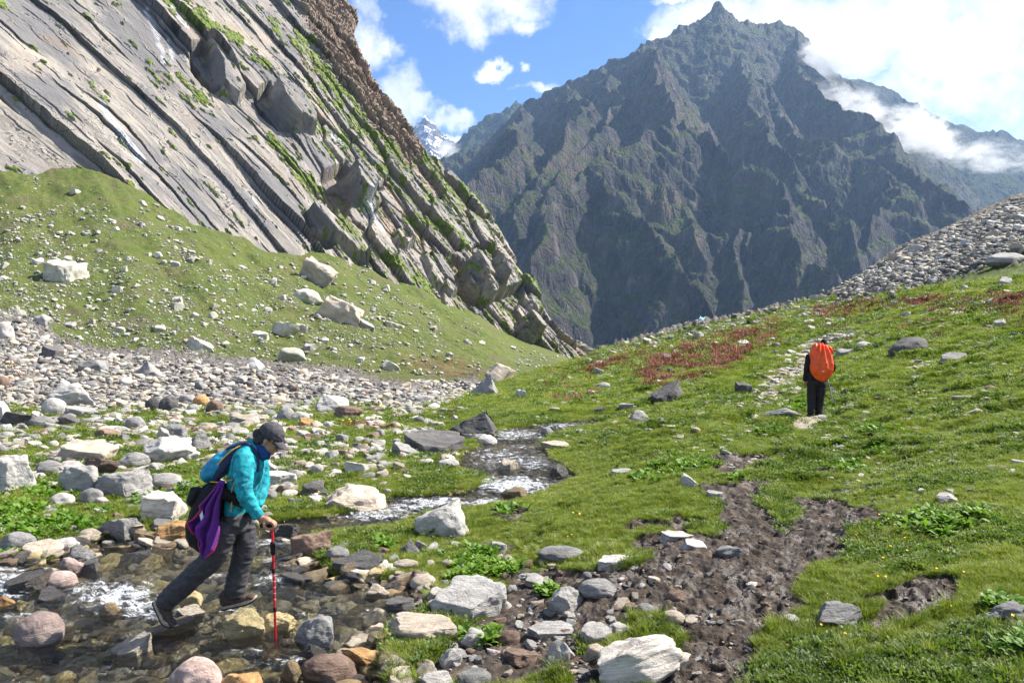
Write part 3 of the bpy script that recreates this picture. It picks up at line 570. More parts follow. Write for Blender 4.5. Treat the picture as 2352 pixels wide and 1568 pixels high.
M_wisp = material('wispy_cloud_volume', m_cloud(0.026, 0.020, 0.70, 0.16)); M_wisp2 = material('thin_mist_volume', m_cloud(0.015, 0.024, 0.73, 0.16))
for m_ in (M_wisp, M_wisp2): m_.cycles.volume_step_rate = 0.3
def cloud(u, v, y, ru, rv, dy, mat, label, roll=0):
    V, Fc = ico(3) if False else _sphere()
    o = mesh_np('cloud', V, Fc, [mat], link=True)
    o.location = ((u - U0) / F0 * y, y, (V0 - v) / F0 * y); o.scale = (ru / F0 * y, dy, rv / F0 * y); o.rotation_euler = (0, math.radians(roll), 0)
    tag(o, label, 'cloud'); return o
def _sphere():
    bm = bmesh.new(); bmesh.ops.create_icosphere(bm, subdivisions=3, radius=1.0)
    r = (np.array([v.co[:] for v in bm.verts]), np.array([[v.index for v in f.verts] for f in bm.faces])); bm.free(); return r
cloud(1935, 125, 2150, 200, 105, 150, M_wisp, 'bright white cloud bank hanging on the right shoulder of the dark peak', -8)
cloud(2110, 305, 1900, 200, 105, 120, M_wisp, 'ragged white cloud streaming across the ridge right of the dark peak', 22)
cloud(2270, 362, 1850, 250, 84, 100, M_wisp2, 'thin low mist strip below the ragged cloud, above the boulder field', 4)
cloud(1965, 245, 1950, 210, 105, 90, M_wisp2, 'faint grey mist between the cloud bank and the ragged cloud', 20)
cloud(1030, 345, 3300, 70, 46, 130, M_wisp2, 'small puff of mist under the jagged distant peak', -10)
# ------------------------------------------------------------------ the stream's water
def m_water(g):
    pos = g.n('ShaderNodeNewGeometry', out=0)
    p2 = g.n('ShaderNodeVectorMath', {0: pos, 1: g.n('ShaderNodeVectorMath', {0: g.noise(pos, 2.5, 3, out=1), 3: 0.35}, operation='SCALE')}, operation='ADD')
    w1 = g.noise(p2, 9.0, 4, 0.62); w2 = g.noise(p2, 38.0, 3, 0.6)
    foam_glint = g.attr('foam_glint'); nrm = g.bump(g.add(g.mul(w1, 1.0), g.mul(w2, 0.4)), 1.0, 0.17)
    gl = g.n('ShaderNodeBsdfGlossy', {'Color': (1, 1, 1, 1), 'Roughness': 0.12, 'Normal': nrm})
    tr = g.n('ShaderNodeBsdfTransparent', {'Color': (0.86, 0.88, 0.80, 1)})
    fr = g.n('ShaderNodeFresnel', {'IOR': 1.33, 'Normal': nrm})
    base = g.n('ShaderNodeMixShader', {0: g.m('MULTIPLY', fr, 1.0), 1: tr, 2: gl})
    fs = g.noise(g.vscale(p2, (5.0, 13.0, 8.0)), 1.0, 6, 0.72)
    fm = g.ss(g.add(g.mul(g.noise(p2, 12.0, 5, 0.7), 0.45), g.add(g.mul(fs, 0.75), g.m('MULTIPLY_ADD', foam_glint, 0.30, -0.27))), 0.52, 0.66)
    white = g.n('ShaderNodeBsdfPrincipled', {'Base Color': (0.82, 0.85, 0.88, 1), 'Roughness': 0.35, 'Normal': nrm})
    return g.n('ShaderNodeMixShader', {0: g.mul(fm, 0.8), 1: base, 2: white})
M_water = material('stream_water', m_water)
wy_ = np.exp(np.linspace(math.log(4.3), math.log(24), 760)); wu_ = np.arange(-660, 1480, 3.0)
WU, WY = np.meshgrid(wu_, wy_); WX = (WU - U0) / F0 * WY
wsd = sdist(WX.astype(np.float32), WY.astype(np.float32), STREAM)
rap_glint = np.zeros_like(WX)
WVp = V0 - F0 * zw(WY) / WY
for (a, b, ra, rb, s_) in [(20,1340,90,60,0.9),(260,1370,150,45,1.0),(330,1400,110,30,1.0),(1000,1158,120,18,1.0),(860,1185,140,24,.9),(1180,1118,110,30,1.1),(1220,1065,70,24,.8),(1200,1030,80,12,.7),(640,1290,60,26,.6),(760,1410,220,60,.35),(1290,978,80,10,.8),(620,1335,60,30,.7),(540,1400,70,40,.5),(150,1430,120,20,.4),(1120,1160,60,20,1.0),(60,1420,120,14,.8),(700,1370,60,12,.7),(480,1330,90,14,.8),(620,1250,80,12,.8),(860,1410,60,14,.6),(700,1520,140,12,.6),(300,1540,120,12,.5),(560,1500,70,10,.8),(1150,1010,80,10,.6),(940,1170,90,16,.9),(1180,1000,110,18,.85),(1150,1055,110,40,.75),(1100,1110,120,26,.9)]:  # the upstream patches at the end paint the water's bright glint in as white
    rap_glint = np.maximum(rap_glint, s_ * np.exp(-((WU - a) / ra) ** 2 - ((WVp - b) / rb) ** 2))
rip = 0.016 * fbm2(WX * 4.2, WY * 4.2, 3, 131) + rap_glint * 0.035 * ridged(WX * 6, WY * 6, 3, 135) + 0.006 * per2(WX * 15, WY * 15, 137)
kp = (wsd < 0.16); kp = kp[:-1, :-1] & kp[1:, 1:] & kp[1:, :-1] & kp[:-1, 1:]
water = mesh_np('stream_water', np.stack([WX, WY, zw(WY) + rip], -1).reshape(-1, 3), grid_faces(len(wy_), len(wu_), kp), [M_water], attrs=dict(foam_glint=rap_glint.ravel()))
bm = bmesh.new(); bm.from_mesh(water.data); bmesh.ops.delete(bm, geom=[v for v in bm.verts if not v.link_faces], context='VERTS'); bm.to_mesh(water.data); bm.free()
tag(water, 'clear shallow stream running over brown and yellow stones with white riffles', kind='structure')

# ------------------------------------------------------------------ rocks
_ico = {}
def ico(sub):
    if sub not in _ico:
        bm = bmesh.new(); bmesh.ops.create_icosphere(bm, subdivisions=sub, radius=1.0)
        _ico[sub] = (np.array([v.co[:] for v in bm.verts]), np.array([[v.index for v in f.verts] for f in bm.faces])); bm.free()
    return _ico[sub]
def rock_mesh(name, seed, shape='angular', sub=4, mats=()):
    """shape: angular, round, slab, block, peak -> mesh in a unit box, base at z = -0.5"""
    rr = np.random.RandomState(seed); V, Fc = ico(sub); V = V.copy()
    def clip(n, d):
        n = np.asarray(n, float); n = n / np.linalg.norm(n); k = np.maximum(V @ n - d, 0); V[:] = V - k[:, None] * n
    if shape == 'round':
        for _ in range(5): clip(rr.randn(3), rr.uniform(0.78, 0.95))
        V *= (1 + 0.14 * per3(V[:, 0] * 1.1 + seed, V[:, 1] * 1.1, V[:, 2] * 1.1))[:, None]
    else:
        if shape == 'block':
            q = rr.uniform(-0.2, 0.2, (6, 3)); ax = np.array([[1,0,0],[-1,0,0],[0,1,0],[0,-1,0],[0,0,1],[0,0,-1]])
            V *= 1.25
            for a in range(6): clip(ax[a] + q[a], rr.uniform(0.62, 0.74))
            for _ in range(7): clip(rr.randn(3), rr.uniform(0.68, 0.95))
        elif shape == 'slab':
            clip([rr.uniform(-.25, .25), rr.uniform(-.3, .1), 1], 0.30); clip([rr.uniform(-.1, .1), 0, -1], 0.5)
            for _ in range(9): t = rr.uniform(0, 6.28); clip([math.cos(t), math.sin(t), rr.uniform(-.3, .4)], rr.uniform(0.6, 0.85))
        elif shape == 'peak':
            for k_ in range(4): t = k_ * 1.57 + rr.uniform(-.5, .5); clip([math.cos(t), math.sin(t), rr.uniform(.45, .9)], rr.uniform(0.38, 0.55))
            for _ in range(6): clip(rr.randn(3), rr.uniform(0.6, 0.85))
        else:
            for _ in range(15): clip(rr.randn(3) * [1, 1, 0.8], rr.uniform(0.5, 0.86))
    n1 = per3(V[:, 0] * 2.3 + seed * 3.1, V[:, 1] * 2.3, V[:, 2] * 2.3); n2 = per3(V[:, 0] * 6 + seed, V[:, 1] * 6, V[:, 2] * 6, 2)
    n3 = per3(V[:, 0] * 14 + seed, V[:, 1] * 14, V[:, 2] * 20, 3) if sub > 3 else 0
    a = 0.4 if shape == 'round' else 1.0
    V *= (1 + a * (0.22 * n1 + 0.10 * n2 + 0.045 * n3))[:, None]
    lo, hi = V.min(0), V.max(0); V = (V - (lo + hi) / 2) / (hi - lo)
    me_o = mesh_np(name, V, Fc, mats, smooth=True, link=False)
    return me_o.data, me_o
def m_rock(c0, c1, c2, lich=0.3, wet=0.0, band=0.3, sc=1.0):
    def f(g):
        tc = g.nt.nodes.new('ShaderNodeTexCoord'); oi = g.nt.nodes.new('ShaderNodeObjectInfo'); pos = g.n('ShaderNodeNewGeometry', out=0)
        rnd = oi.outputs['Random']
        v = g.n('ShaderNodeVectorMath', {0: tc.outputs['Object'], 1: g.n('ShaderNodeVectorMath', {0: (13.0, 7.0, 29.0), 3: rnd}, operation='SCALE')}, operation='ADD')
        n = g.noise(v, 2.3 * sc, 8, 0.72); n2 = g.noise(v, 9.0 * sc, 6, 0.75)
        bnd = g.noise(g.vscale(v, (0.7, 0.9, 6.0)), 1.9 * sc, 6, 0.7, 0.5)
        c = g.ramp(g.add(g.mul(n, 1 - band), g.mul(bnd, band)), [(0.34, c0), (0.50, c1), (0.66, c2)])
        c = g.mix(g.ss(n2, 0.50, 0.72, 0.0, 0.5), c, tuple(x * 0.55 for x in c0)); c = g.mix(g.ss(n2, 0.46, 0.30, 0.0, 0.35), c, c2)
        c = g.mix(1.0, c, g.n('ShaderNodeCombineColor', {0: g.m('MULTIPLY_ADD', rnd, 0.5, 0.72), 1: g.m('MULTIPLY_ADD', rnd, 0.47, 0.73), 2: g.m('MULTIPLY_ADD', rnd, 0.44, 0.73)}), 'MULTIPLY')
        if lich: c = g.mix(g.ss(g.noise(v, 5.0 * sc, 3, 0.6), 0.66, 0.72, 0.0, lich), c, (0.30, 0.31, 0.10))
        h = g.add(g.add(g.mul(n2, 0.55), g.mul(bnd, 0.5)), g.mul(g.noise(v, 26 * sc, 3, 0.6), 0.15))
        nrm = g.bump(h, 0.75, 0.09)
        return pbr(g, c, 0.88 - 0.62 * wet, nrm, 0.3 + 0.3 * wet)
    return f
RM = {k: material(n, m_rock(*a)) for k, n, a in [
    ('white', 'pale_granite', ((0.25, 0.238, 0.225), (0.45, 0.43, 0.405), (0.63, 0.60, 0.565), 0.25, 0, 0.3)),
    ('grey', 'grey_gneiss', ((0.15, 0.145, 0.145), (0.25, 0.245, 0.24), (0.37, 0.355, 0.345), 0.5, 0, 0.35)),
    ('dark', 'dark_schist', ((0.055, 0.053, 0.055), (0.11, 0.105, 0.105), (0.19, 0.18, 0.17), 0.3, 0, 0.5)),
    ('tan', 'tan_granite', ((0.24, 0.20, 0.16), (0.42, 0.36, 0.29), (0.58, 0.51, 0.43), 0.1, 0, 0.45)),
    ('ochre', 'ochre_stone', ((0.26, 0.13, 0.05), (0.46, 0.27, 0.11), (0.60, 0.43, 0.24), 0.0, 0, 0.3)),
    ('brown', 'brown_stone', ((0.09, 0.06, 0.045), (0.19, 0.13, 0.10), (0.30, 0.22, 0.17), 0.1, 0, 0.3)),
    ('pink', 'pinkish_granite', ((0.22, 0.15, 0.13), (0.40, 0.30, 0.27), (0.56, 0.46, 0.42), 0.1, 0.15, 0.3)),
    ('wet', 'dark_wet_stone', ((0.020, 0.018, 0.017), (0.05, 0.043, 0.038), (0.10, 0.085, 0.07), 0.0, 0.9, 0.3)),
    ('wetbrown', 'brown_wet_stone', ((0.05, 0.035, 0.02), (0.17, 0.12, 0.06), (0.36, 0.26, 0.13), 0.0, 0.8, 0.4)),
    ('yellow', 'pale_yellow_wet_stone', ((0.24, 0.18, 0.08), (0.50, 0.40, 0.20), (0.70, 0.61, 0.40), 0.0, 0.6, 0.3)),
    ('beige', 'lichened_scree_rock', ((0.22, 0.21, 0.17), (0.40, 0.385, 0.32), (0.55, 0.53, 0.46), 0.55, 0, 0.3)),
    ('band', 'banded_gneiss', ((0.20, 0.18, 0.16), (0.50, 0.46, 0.41), (0.70, 0.66, 0.60), 0.0, 0, 0.85))]}
_rc = {}
def rock_variant(shape, mat, seed, sub):
    k = (shape, mat, seed, sub)
    if k not in _rc:
        me, o = rock_mesh('rock_shape', seed * 13 + len(shape), shape, sub, [RM[mat]]); bpy.data.objects.remove(o); _rc[k] = me
    return _rc[k]
rng = np.random.RandomState(11)
RECS = []; HEROES = []
def place_rock(u, vb, w, h, mat, shape, roll=0, label=None, group=None, name=None, deep=0.75, sink=0.30, yaw=None, seed=None, sub=None):
    x, y, z = (float(t[0]) for t in ground_at(u, vb - 2))
    Wm = w / F0 * y; Hm = h / F0 * y * 0.92; D = min(Wm * deep, Hm * 2.2 + 0.1 * Wm) if w > 1.3 * h else Wm * deep
    D = max(D, Hm * 0.6)
    if y < 24 and float(gfield(sd, np.array([x]), np.array([y]))[0]) < 0.02:      # stands in the stream: measured from the water line
        x, y = px2w(u, vb); z = float(zw(y)); sink = 0.42; Wm = w / F0 * y; Hm = h / F0 * y * 0.95; D = max(min(Wm * deep, Hm * 2.2), Hm * 0.7)
        wet = True
    else: wet = False
    yc = y + D * 0.36; xc = (u - U0) / F0 * yc; zc = float(gz(np.array([xc]), np.array([yc]))[0])
    zc = z if wet else min(zc, z + D * 0.30)
    full = Hm / (1 - sink)
    s = int(seed if seed is not None else rng.randint(0, 12))
    big = w > 46
    me = rock_variant(shape, mat, s if not big else 100 + len(RECS), sub or (5 if w > 90 else 4 if big else 3))
    name = name or ('boulder' if Wm > 0.36 else 'rock')
    o = bpy.data.objects.new(name, me); COL.objects.link(o)
    o.location = (xc, yc, min(z, zc) + Hm - full / 2); o.scale = (Wm * 1.06, D * 1.1, full)
    yw = yaw if yaw is not None else rng.uniform(-0.35, 0.35)
    o.rotation_euler = (rng.uniform(-.08, .08), math.radians(roll), yw)
    tag(o, label, 'boulder' if name == 'boulder' else 'rock', group)
    RECS.append((u, vb, w, h, xc, yc, Wm)); return o
# (centre, base line, width, height on the photograph, stone, shape, roll, what it looks like)
ROCKS = [
 (25,1130,104,92,'white','angular',5,'big white granite boulder cut by the left edge of the photo, above the bank herbs'),
 (190,1130,90,62,'white','angular',-5,'whitish sloping boulder between the big edge boulder and the flat-faced grey one'),
 (286,1142,112,64,'grey','block',0,'flat-faced grey boulder with yellow-green lichen spots, widest in the left meadow'),
 (211,1158,56,36,'grey','round',0,'pitted grey stone leaning at the foot of the whitish sloping boulder'),
 (143,1164,56,30,'white','round',0,'small bright white rounded stone among leafy herbs'),
 (374,1200,92,66,'band','block',4,'layered grey-white boulder with a dark undercut at the bank behind the hiker'),
 (281,1237,86,48,'grey','block',-4,'brown-grey wedge boulder at the water edge with a flat pale top'),
 (113,1090,60,32,'grey','round',0,'rounded dull grey rock in the grass beside a smaller white one'),
 (163,1087,44,26,'white','angular',0,'white lumpy rock touching the rounded dull grey one'),
 (238,1091,84,40,'brown','angular',6,'grey-brown cracked rock with an orange stain on its upper side'),
 (308,1073,66,34,'grey','round',0,'smooth pale grey egg-shaped rock lying below the big cream slab'),
 (392,1063,122,62,'white','angular',-6,'large cream-white slab boulder tilted to a ridge, behind the backpack'),
 (206,1059,122,44,'tan','slab',4,'long low tan-grey boulder with a rough dark underside in the meadow'),
 (125,955,50,42,'white','round',0,'round white boulder with greenish lichen in front of the pale outcrop'),
 (165,936,124,58,'white','angular',0,'pale greenish-white rock outcrop rising from the rubble'),
 (192,958,84,22,'grey','slab',5,'flat blue-grey slab beside the round lichened boulder'),
 (40,982,58,46,'dark','slab',28,'dark grey slab leaning against a white block at the left edge'),
 (6,973,40,52,'white','block',0,'white upright block at the left edge behind the leaning dark slab'),
 (95,983,54,28,'grey','round',0,'smooth light grey boulder just right of the leaning dark slab'),
 (160,978,50,28,'dark','angular',0,'charcoal rounded rock below the round lichened boulder'),
 (310,986,44,30,'grey','round',0,'humped purple-grey rock standing alone near pink flowers'),
 (353,944,36,30,'dark','round',0,'dark stone at the left end of the stone heap'),
 (388,948,42,40,'dark','round',0,'tall charcoal boulder, the largest in the stone heap'),
 (431,928,38,22,'grey','round',0,'grey stone on the top of the stone heap'),
 (463,934,36,28,'ochre','round',0,'orange stone in the top row of the stone heap'),
 (494,948,40,30,'brown','round',0,'reddish-brown stone at the right end of the stone heap'),
 (443,948,28,20,'white','round',0,'small white stone at the front of the stone heap'),
 (421,944,24,18,'tan','round',0,'small tan stone wedged next to the tall charcoal boulder'),
 (488,958,40,14,'grey','slab',0,'flat grey stone in front of the reddish-brown one in the heap'),
 (762,949,78,44,'white','peak',-8,'bright white pointed boulder with a long sloping side behind the hiker'),
 (797,962,68,28,'brown','angular',4,'brown-grey low boulder in front of the bright pointed one'),
 (656,967,42,32,'grey','round',0,'grey-brown rounded boulder right above the cap of the near hiker'),
 (690,969,40,24,'white','round',0,'white flat-topped stone beside the grey-brown rounded boulder above the cap'),
 (703,984,36,24,'ochre','angular',0,'orange-tan overhanging stone just right of the near hiker cap'),
 (455,1034,58,48,'grey','peak',8,'slate-grey triangular rock behind the near hiker backpack'),
 (408,1009,48,34,'grey','angular',0,'rough grey-brown rock on top end of the cream slab boulder'),
 (378,1012,34,30,'white','angular',0,'small white angular rock left of the rough grey-brown one'),
 (250,1009,60,26,'brown','angular',0,'dark brown-grey rock alone above the long low tan boulder'),
 (570,975,80,22,'tan','slab',3,'thin banded tan slab lying in pinkish flowers'),
 (380,1122,68,36,'white','round',0,'double-humped white stone on the turf below the egg-shaped rock'),
 (356,1084,38,20,'white','angular',0,'small white stone beneath the cream slab boulder'),
 (40,1268,80,44,'grey','round',-8,'smooth slate-grey boulder on the near bank at the left edge of the stream'),
 (143,1273,74,40,'white','angular',4,'speckled white-grey stone on the bank next to a mossy tuft'),
 (183,1286,64,38,'grey','angular',-12,'grey faceted stone dipping into the water by the mossy tuft'),
 (165,1319,52,40,'pink','angular',0,'reddish stone with a pale cap at the water edge'),
 (206,1313,44,28,'dark','slab',0,'purplish-grey flat stone standing in the shallow water'),
 (62,1359,108,42,'wet','slab',-3,'black wet rectangular rock at the left edge of the stream'),
 (141,1349,72,36,'pink','round',0,'pinkish speckled cobble touching the black rectangular rock'),
 (114,1382,70,24,'wet','slab',0,'dark purple wet stone below the pinkish speckled cobble'),
 (14,1302,70,22,'brown','slab',0,'low grey stone with an orange lichen patch at the left edge'),
 (14,1392,40,22,'ochre','angular',0,'small orange stone at the left edge under the black rectangular rock'),
 (90,1478,110,66,'pink','round',-10,'large pink granite boulder with an orange wet base in the stream'),
 (302,1505,86,40,'tan','slab',-6,'pale rectangular stone breaking the water below the near hiker'),
 (252,1415,48,30,'wetbrown','round',0,'brown egg-shaped wet stone in the riffle behind the rear boot'),
 (450,1606,120,86,'pink','round',0,'big rounded pinkish-grey boulder at the bottom edge of the photo'),
 (556,1610,124,54,'ochre','angular',0,'peach-orange flat rock at the bottom edge next to the rounded one'),
 (560,1466,92,66,'yellow','angular',4,'mossy yellow-green rock under the front boot of the near hiker'),
 (640,1448,78,38,'yellow','angular',0,'pale yellow submerged rock left of the pole shaft'),
 (442,1392,50,36,'yellow','angular',0,'pale yellow rock in the stream between the two boots'),
 (440,1416,70,20,'tan','slab',0,'flat tan stone just ahead of the rear boot'),
 (392,1458,112,30,'wetbrown','slab',-4,'flat brown wet rock carrying the toe of the rear boot'),
 (727,1486,98,68,'grey','angular',-6,'rough grey boulder in the water right of the pole tip'),
 (715,1516,70,38,'wet','peak',0,'shiny black pointed rock near the pole tip'),
 (757,1562,122,50,'brown','round',0,'rounded brown-grey boulder with a flat top near the bottom edge'),
 (668,1564,50,44,'wetbrown','angular',20,'small ochre and black striped rock by the bottom edge'),
 (717,1281,96,60,'brown','block',-3,'cube-like brown rock with rust-orange top at the tip of the grassy spit'),
 (656,1228,78,26,'wet','slab',-6,'low black wet slab behind the pole handle'),
 (775,1288,54,30,'grey','round',0,'grey knobbly stone right of the cube-like brown rock'),
 (822,1313,112,34,'dark','slab',-5,'dark flat slab resting at the stream margin'),
 (862,1334,132,36,'white','slab',-2,'long white weathered slab beside the dark flat one'),
 (822,1174,152,54,'tan','angular',6,'broad cream-tan boulder sloping into the upper stream'),
 (718,1139,52,34,'dark','block',0,'dark grey square boulder on the turf left of the broad cream-tan boulder'),
 (640,1115,80,28,'white','slab',6,'long white stone on the turf right of the near hiker'),
 (616,1149,40,26,'grey','round',0,'grey stone close in front of the near hiker chest'),
 (620,1086,44,26,'white','angular',0,'white angular rock to the right of the near hiker shoulder'),
 (820,1085,62,22,'white','slab',4,'bright white flat rock alone in the herb turf'),
 (205,1238,48,22,'tan','round',0,'low tan bank stone left of the brown-grey wedge boulder'),
 (373,1215,56,20,'grey','slab',0,'pale grey flat stone under the layered boulder'),
 (402,1242,86,44,'ochre','angular',0,'orange-brown half-sunk rock beside the thigh of the near hiker'),
 (340,1244,60,24,'wetbrown','slab',0,'sloping wet stone next to the orange-brown half-sunk rock'),
 (1015,1231,106,66,'white','block',-22,'white tilted rock jutting from the grassy spit over the stream'),
 (1289,1292,108,34,'grey','round',0,'smooth pale oval stone half buried in grass by the mud'),
 (1145,1271,38,24,'white','block',8,'small square white stone on the grass above the oval one'),
 (940,1272,38,28,'grey','slab',-30,'grey tilted stone on the grassy spit'),
 (968,1264,30,20,'grey','angular',0,'little grey stone beside the grey tilted stone'),
 (952,1344,52,34,'brown','round',0,'brown-grey cobble at the right end of the long white slab'),
 (932,1307,58,18,'tan','round',0,'low tan stone above the brown-grey cobble'),
 (1082,1422,184,76,'white','slab',2,'very large cream rock with a rippled surface beside the stream'),
 (1373,1372,88,36,'grey','round',0,'smooth grey stone with dark water stains in the grass'),
 (1303,1408,96,58,'white','angular',6,'white coarse-grained boulder half wrapped in grass'),
 (1240,1353,68,28,'white','angular',0,'low white rock above the coarse-grained boulder'),
 (962,1470,184,38,'tan','slab',-4,'long flat brown-white slab with wet patches at the stream edge'),
 (920,1399,68,22,'dark','slab',0,'dark flat stone in the shallows left of the very large cream rock'),
 (868,1368,52,26,'tan','angular',0,'tan stone in the shallows under the long white slab'),
 (1085,1490,52,44,'white','angular',0,'white pitted rock beside leafy herbs below the very large cream rock'),
 (1167,1482,54,32,'brown','round',0,'brown stone with a white crest right of the white pitted rock'),
 (1266,1469,102,26,'white','slab',0,'long low white rock between two grass tufts'),
 (1371,1480,74,40,'white','slab',-14,'pale sloping rock at the edge of the mud'),
 (1414,1458,60,24,'white','angular',0,'small pale rock behind the pale sloping one'),
 (1289,1520,62,54,'white','angular',0,'white upright rock with yellowish lichen near the bottom'),
 (1368,1517,62,36,'tan','angular',0,'tan stone stained with mud between upright and banded rocks'),
 (1204,1526,90,28,'brown','slab',0,'brown flat stone with a pale patched top near the bottom'),
 (1476,1566,216,90,'band','angular',-12,'largest banded cream rock at the bottom edge of the mud'),
 (1038,1530,56,38,'white','angular',-8,'white square-topped rock by a muddy puddle'),
 (975,1562,52,40,'tan','angular',0,'tan-white rock at the bottom edge left of the square-topped one'),
 (1000,1586,80,34,'white','angular',0,'pale rock cut by the bottom edge in front of the tan-white one'),
 (1090,1580,78,34,'grey','round',0,'grey-white stone cut by the bottom edge beside grass'),
 (830,1522,84,30,'ochre','angular',0,'orange-tan rock in the shallows near the long flat slab'),
 (893,1521,46,22,'brown','round',0,'dark brown cobble next to the orange-tan rock'),
 (1553,1382,44,26,'brown','round',0,'brown egg-shaped stone standing in the mud'),
 (1545,1431,52,30,'tan','round',0,'clean tan stone with a grass fringe in the mud'),
 (1430,1403,52,28,'tan','angular',10,'pale-topped stone with a dark shadow side at the mud edge'),
 (1451,1484,46,20,'white','round',0,'small pale stone right of the pale sloping rock'),
 (1552,1240,74,18,'white','slab',0,'flat white stone on the grass island in the mud'),
 (1594,1256,58,20,'white','slab',4,'second flat white stone on the grass island, lower and darker'),
 (1675,1280,60,26,'grey','angular',0,'grey-white stone at the right end of the grass island'),
 (1410,1302,86,22,'white','slab',-8,'long cracked white stone right of the smooth oval one'),
 (1583,1123,52,30,'white','slab',24,'white curved stone on smooth turf above the mud'),
 (1642,1142,36,14,'white','slab',0,'little white flat stone just above the mud'),
 (1915,1441,120,56,'grey','angular',-4,'grey boulder draped with turf right of the mud'),
 (2312,1436,118,50,'grey','angular',0,'grey boulder at the right edge of the photo'),
 (2177,1159,50,26,'white','angular',0,'lone white stone in the right-hand meadow'),
 (1780,958,112,22,'grey','angular',-8,'long mottled rock lying beside the far hiker feet'),
 (1708,904,38,30,'dark','block',0,'dark squat rock beside the footpath'),
 (1537,926,88,36,'dark','slab',-24,'dark tilted slab pointing up the slope above the stream'),
 (2083,809,90,40,'dark','round',-6,'broad dark grey boulder with a light top right of the far hiker'),
 (1985,800,36,16,'white','round',0,'white stone left of the broad dark grey boulder'),
 (1940,822,44,22,'grey','angular',0,'grey rock beside the orange pack cover'),
 (2190,831,58,20,'grey','slab',-6,'flat bluish-grey rock in the right meadow'),
 (2210,919,42,10,'grey','slab',0,'thin grey stone in the right meadow below the flat bluish one'),
 (2273,898,26,14,'brown','round',0,'small brown stone in the right meadow'),
 (1880,691,32,16,'white','block',0,'bright white block on the skyline of the ridge'),
 (1926,673,34,18,'tan','block',-6,'tan block on the skyline just above the white one'),
 (2310,609,84,32,'grey','round',0,'wide grey boulder in the boulder field at the right edge'),
 (1090,1005,108,70,'dark','peak',12,'big dark lichened rock with a pointed top at the upper stream'),
 (1003,1042,142,50,'dark','slab',6,'long dark overhanging rock left of the upper stream'),
 (935,1048,70,26,'grey','slab',14,'grey slab dipping toward the long dark rock'),
 (1030,1074,48,18,'white','round',0,'white stone under the long dark rock'),
 (1284,1092,40,26,'wet','round',0,'dark round boulder on the right bank of the upper stream'),
 (1256,998,28,18,'grey','round',0,'little grey rock where the stream narrows'),
 (1167,1080,46,26,'tan','angular',0,'tan rock in midstream above the riffle'),
 (1185,1141,64,24,'wetbrown','angular',0,'brown wet rock in the riffle of the upper stream'),
 (1467,970,68,30,'grey','peak',-10,'grey wedge-shaped rock on the slope right of the upper stream'),
 (1438,943,34,16,'grey','block',0,'pale square rock just above the grey wedge-shaped one'),
 (1372,951,42,14,'dark','slab',-6,'dark flat rock near the head of the stream'),
 (1385,894,34,16,'grey','round',0,'grey rock on the hummock before the red flowers'),
 (1197,916,22,22,'white','block',0,'small upright white rock on the hummock'),
 (1117,907,60,50,'grey','peak',10,'large two-tone pointed boulder where the scree meets the hummock'),
 (1150,874,56,48,'tan','slab',42,'long tan rock leaning down the slope above the two-tone boulder'),
 (1278,1031,74,16,'tan','slab',0,'low pale rock on the right bank of the upper stream'),
 (1427,1088,52,12,'white','slab',0,'flat white stone in the smooth turf right of the stream'),
 (1118,1020,46,22,'white','round',0,'rounded whitish boulder at the foot of the big dark lichened rock'),
 (148,650,86,60,'beige','block',4,'huge pale square boulder high on the green scree at the left'),
 (728,656,80,62,'tan','block',34,'brown-grey block boulder tilted on the scree just below the wall'),
 (705,701,66,40,'beige','angular',30,'pale greenish boulder below the tilted brown-grey block'),
 (783,741,96,56,'tan','block',30,'large tan boulder with a shaded underside lying aslant on the scree'),
 (666,773,74,42,'beige','slab',18,'pale elongated boulder in the middle of the scree'),
 (838,753,52,16,'grey','slab',20,'thin grey rock at the lower end of the large aslant boulder'),
 (675,831,68,34,'beige','angular',8,'greenish-pale rounded boulder near the foot of the scree'),
 (582,847,60,32,'white','peak',0,'white wedge boulder at the foot of the scree'),
 (457,809,56,34,'beige','slab',36,'pale sloping rock at the scree foot left of the white wedge'),
 (598,779,38,18,'beige','slab',0,'small pale slab left of the pale elongated boulder'),
 (710,807,32,18,'white','angular',0,'small pale rock right of the pale elongated boulder'),
 (906,755,46,14,'beige','slab',22,'long narrow rock in the green scree right of centre'),
 (899,853,42,24,'beige','angular',8,'pale boulder low on the scree near pink flowers'),
 (161,755,26,16,'white','angular',0,'small white rock alone low on the left scree'),
 (98,751,36,30,'white','angular',20,'white leaning rock low on the left scree'),
 (12,777,38,40,'white','round',0,'pale upright boulder at the left edge among rubble'),
 (340,867,60,42,'grey','peak',0,'blue-grey pointed boulder at the upper edge of the rubble'),
 (215,852,66,38,'grey','block',0,'grey block at the upper edge of the rubble, left of the pointed one'),
 (120,826,56,36,'dark','slab',0,'dark slate slab at the upper left corner of the rubble'),
 (6,896,30,32,'brown','round',0,'rust-brown boulder at the left edge of the rubble'),
]
for (u, vb, w, h, mt, sh, roll, lb) in ROCKS:
    place_rock(u, vb, w, h, mt, sh, roll, lb, sub=5 if w > 75 else 4)
    HEROES.append((u, vb, re.split(r' (?:with|in|at|on|behind|beside|above|below|between|lying|standing|leaning|cut|from|rising|dipping|touching|carrying|breaking|under|among|near|of|to|jutting|where|just|right|left|alone|resting|sloping|by|half|facing|next|draped|tilted|against|pointing|before|high|low|down|the|a|slanting|and|after|does)\b', lb)[0]))
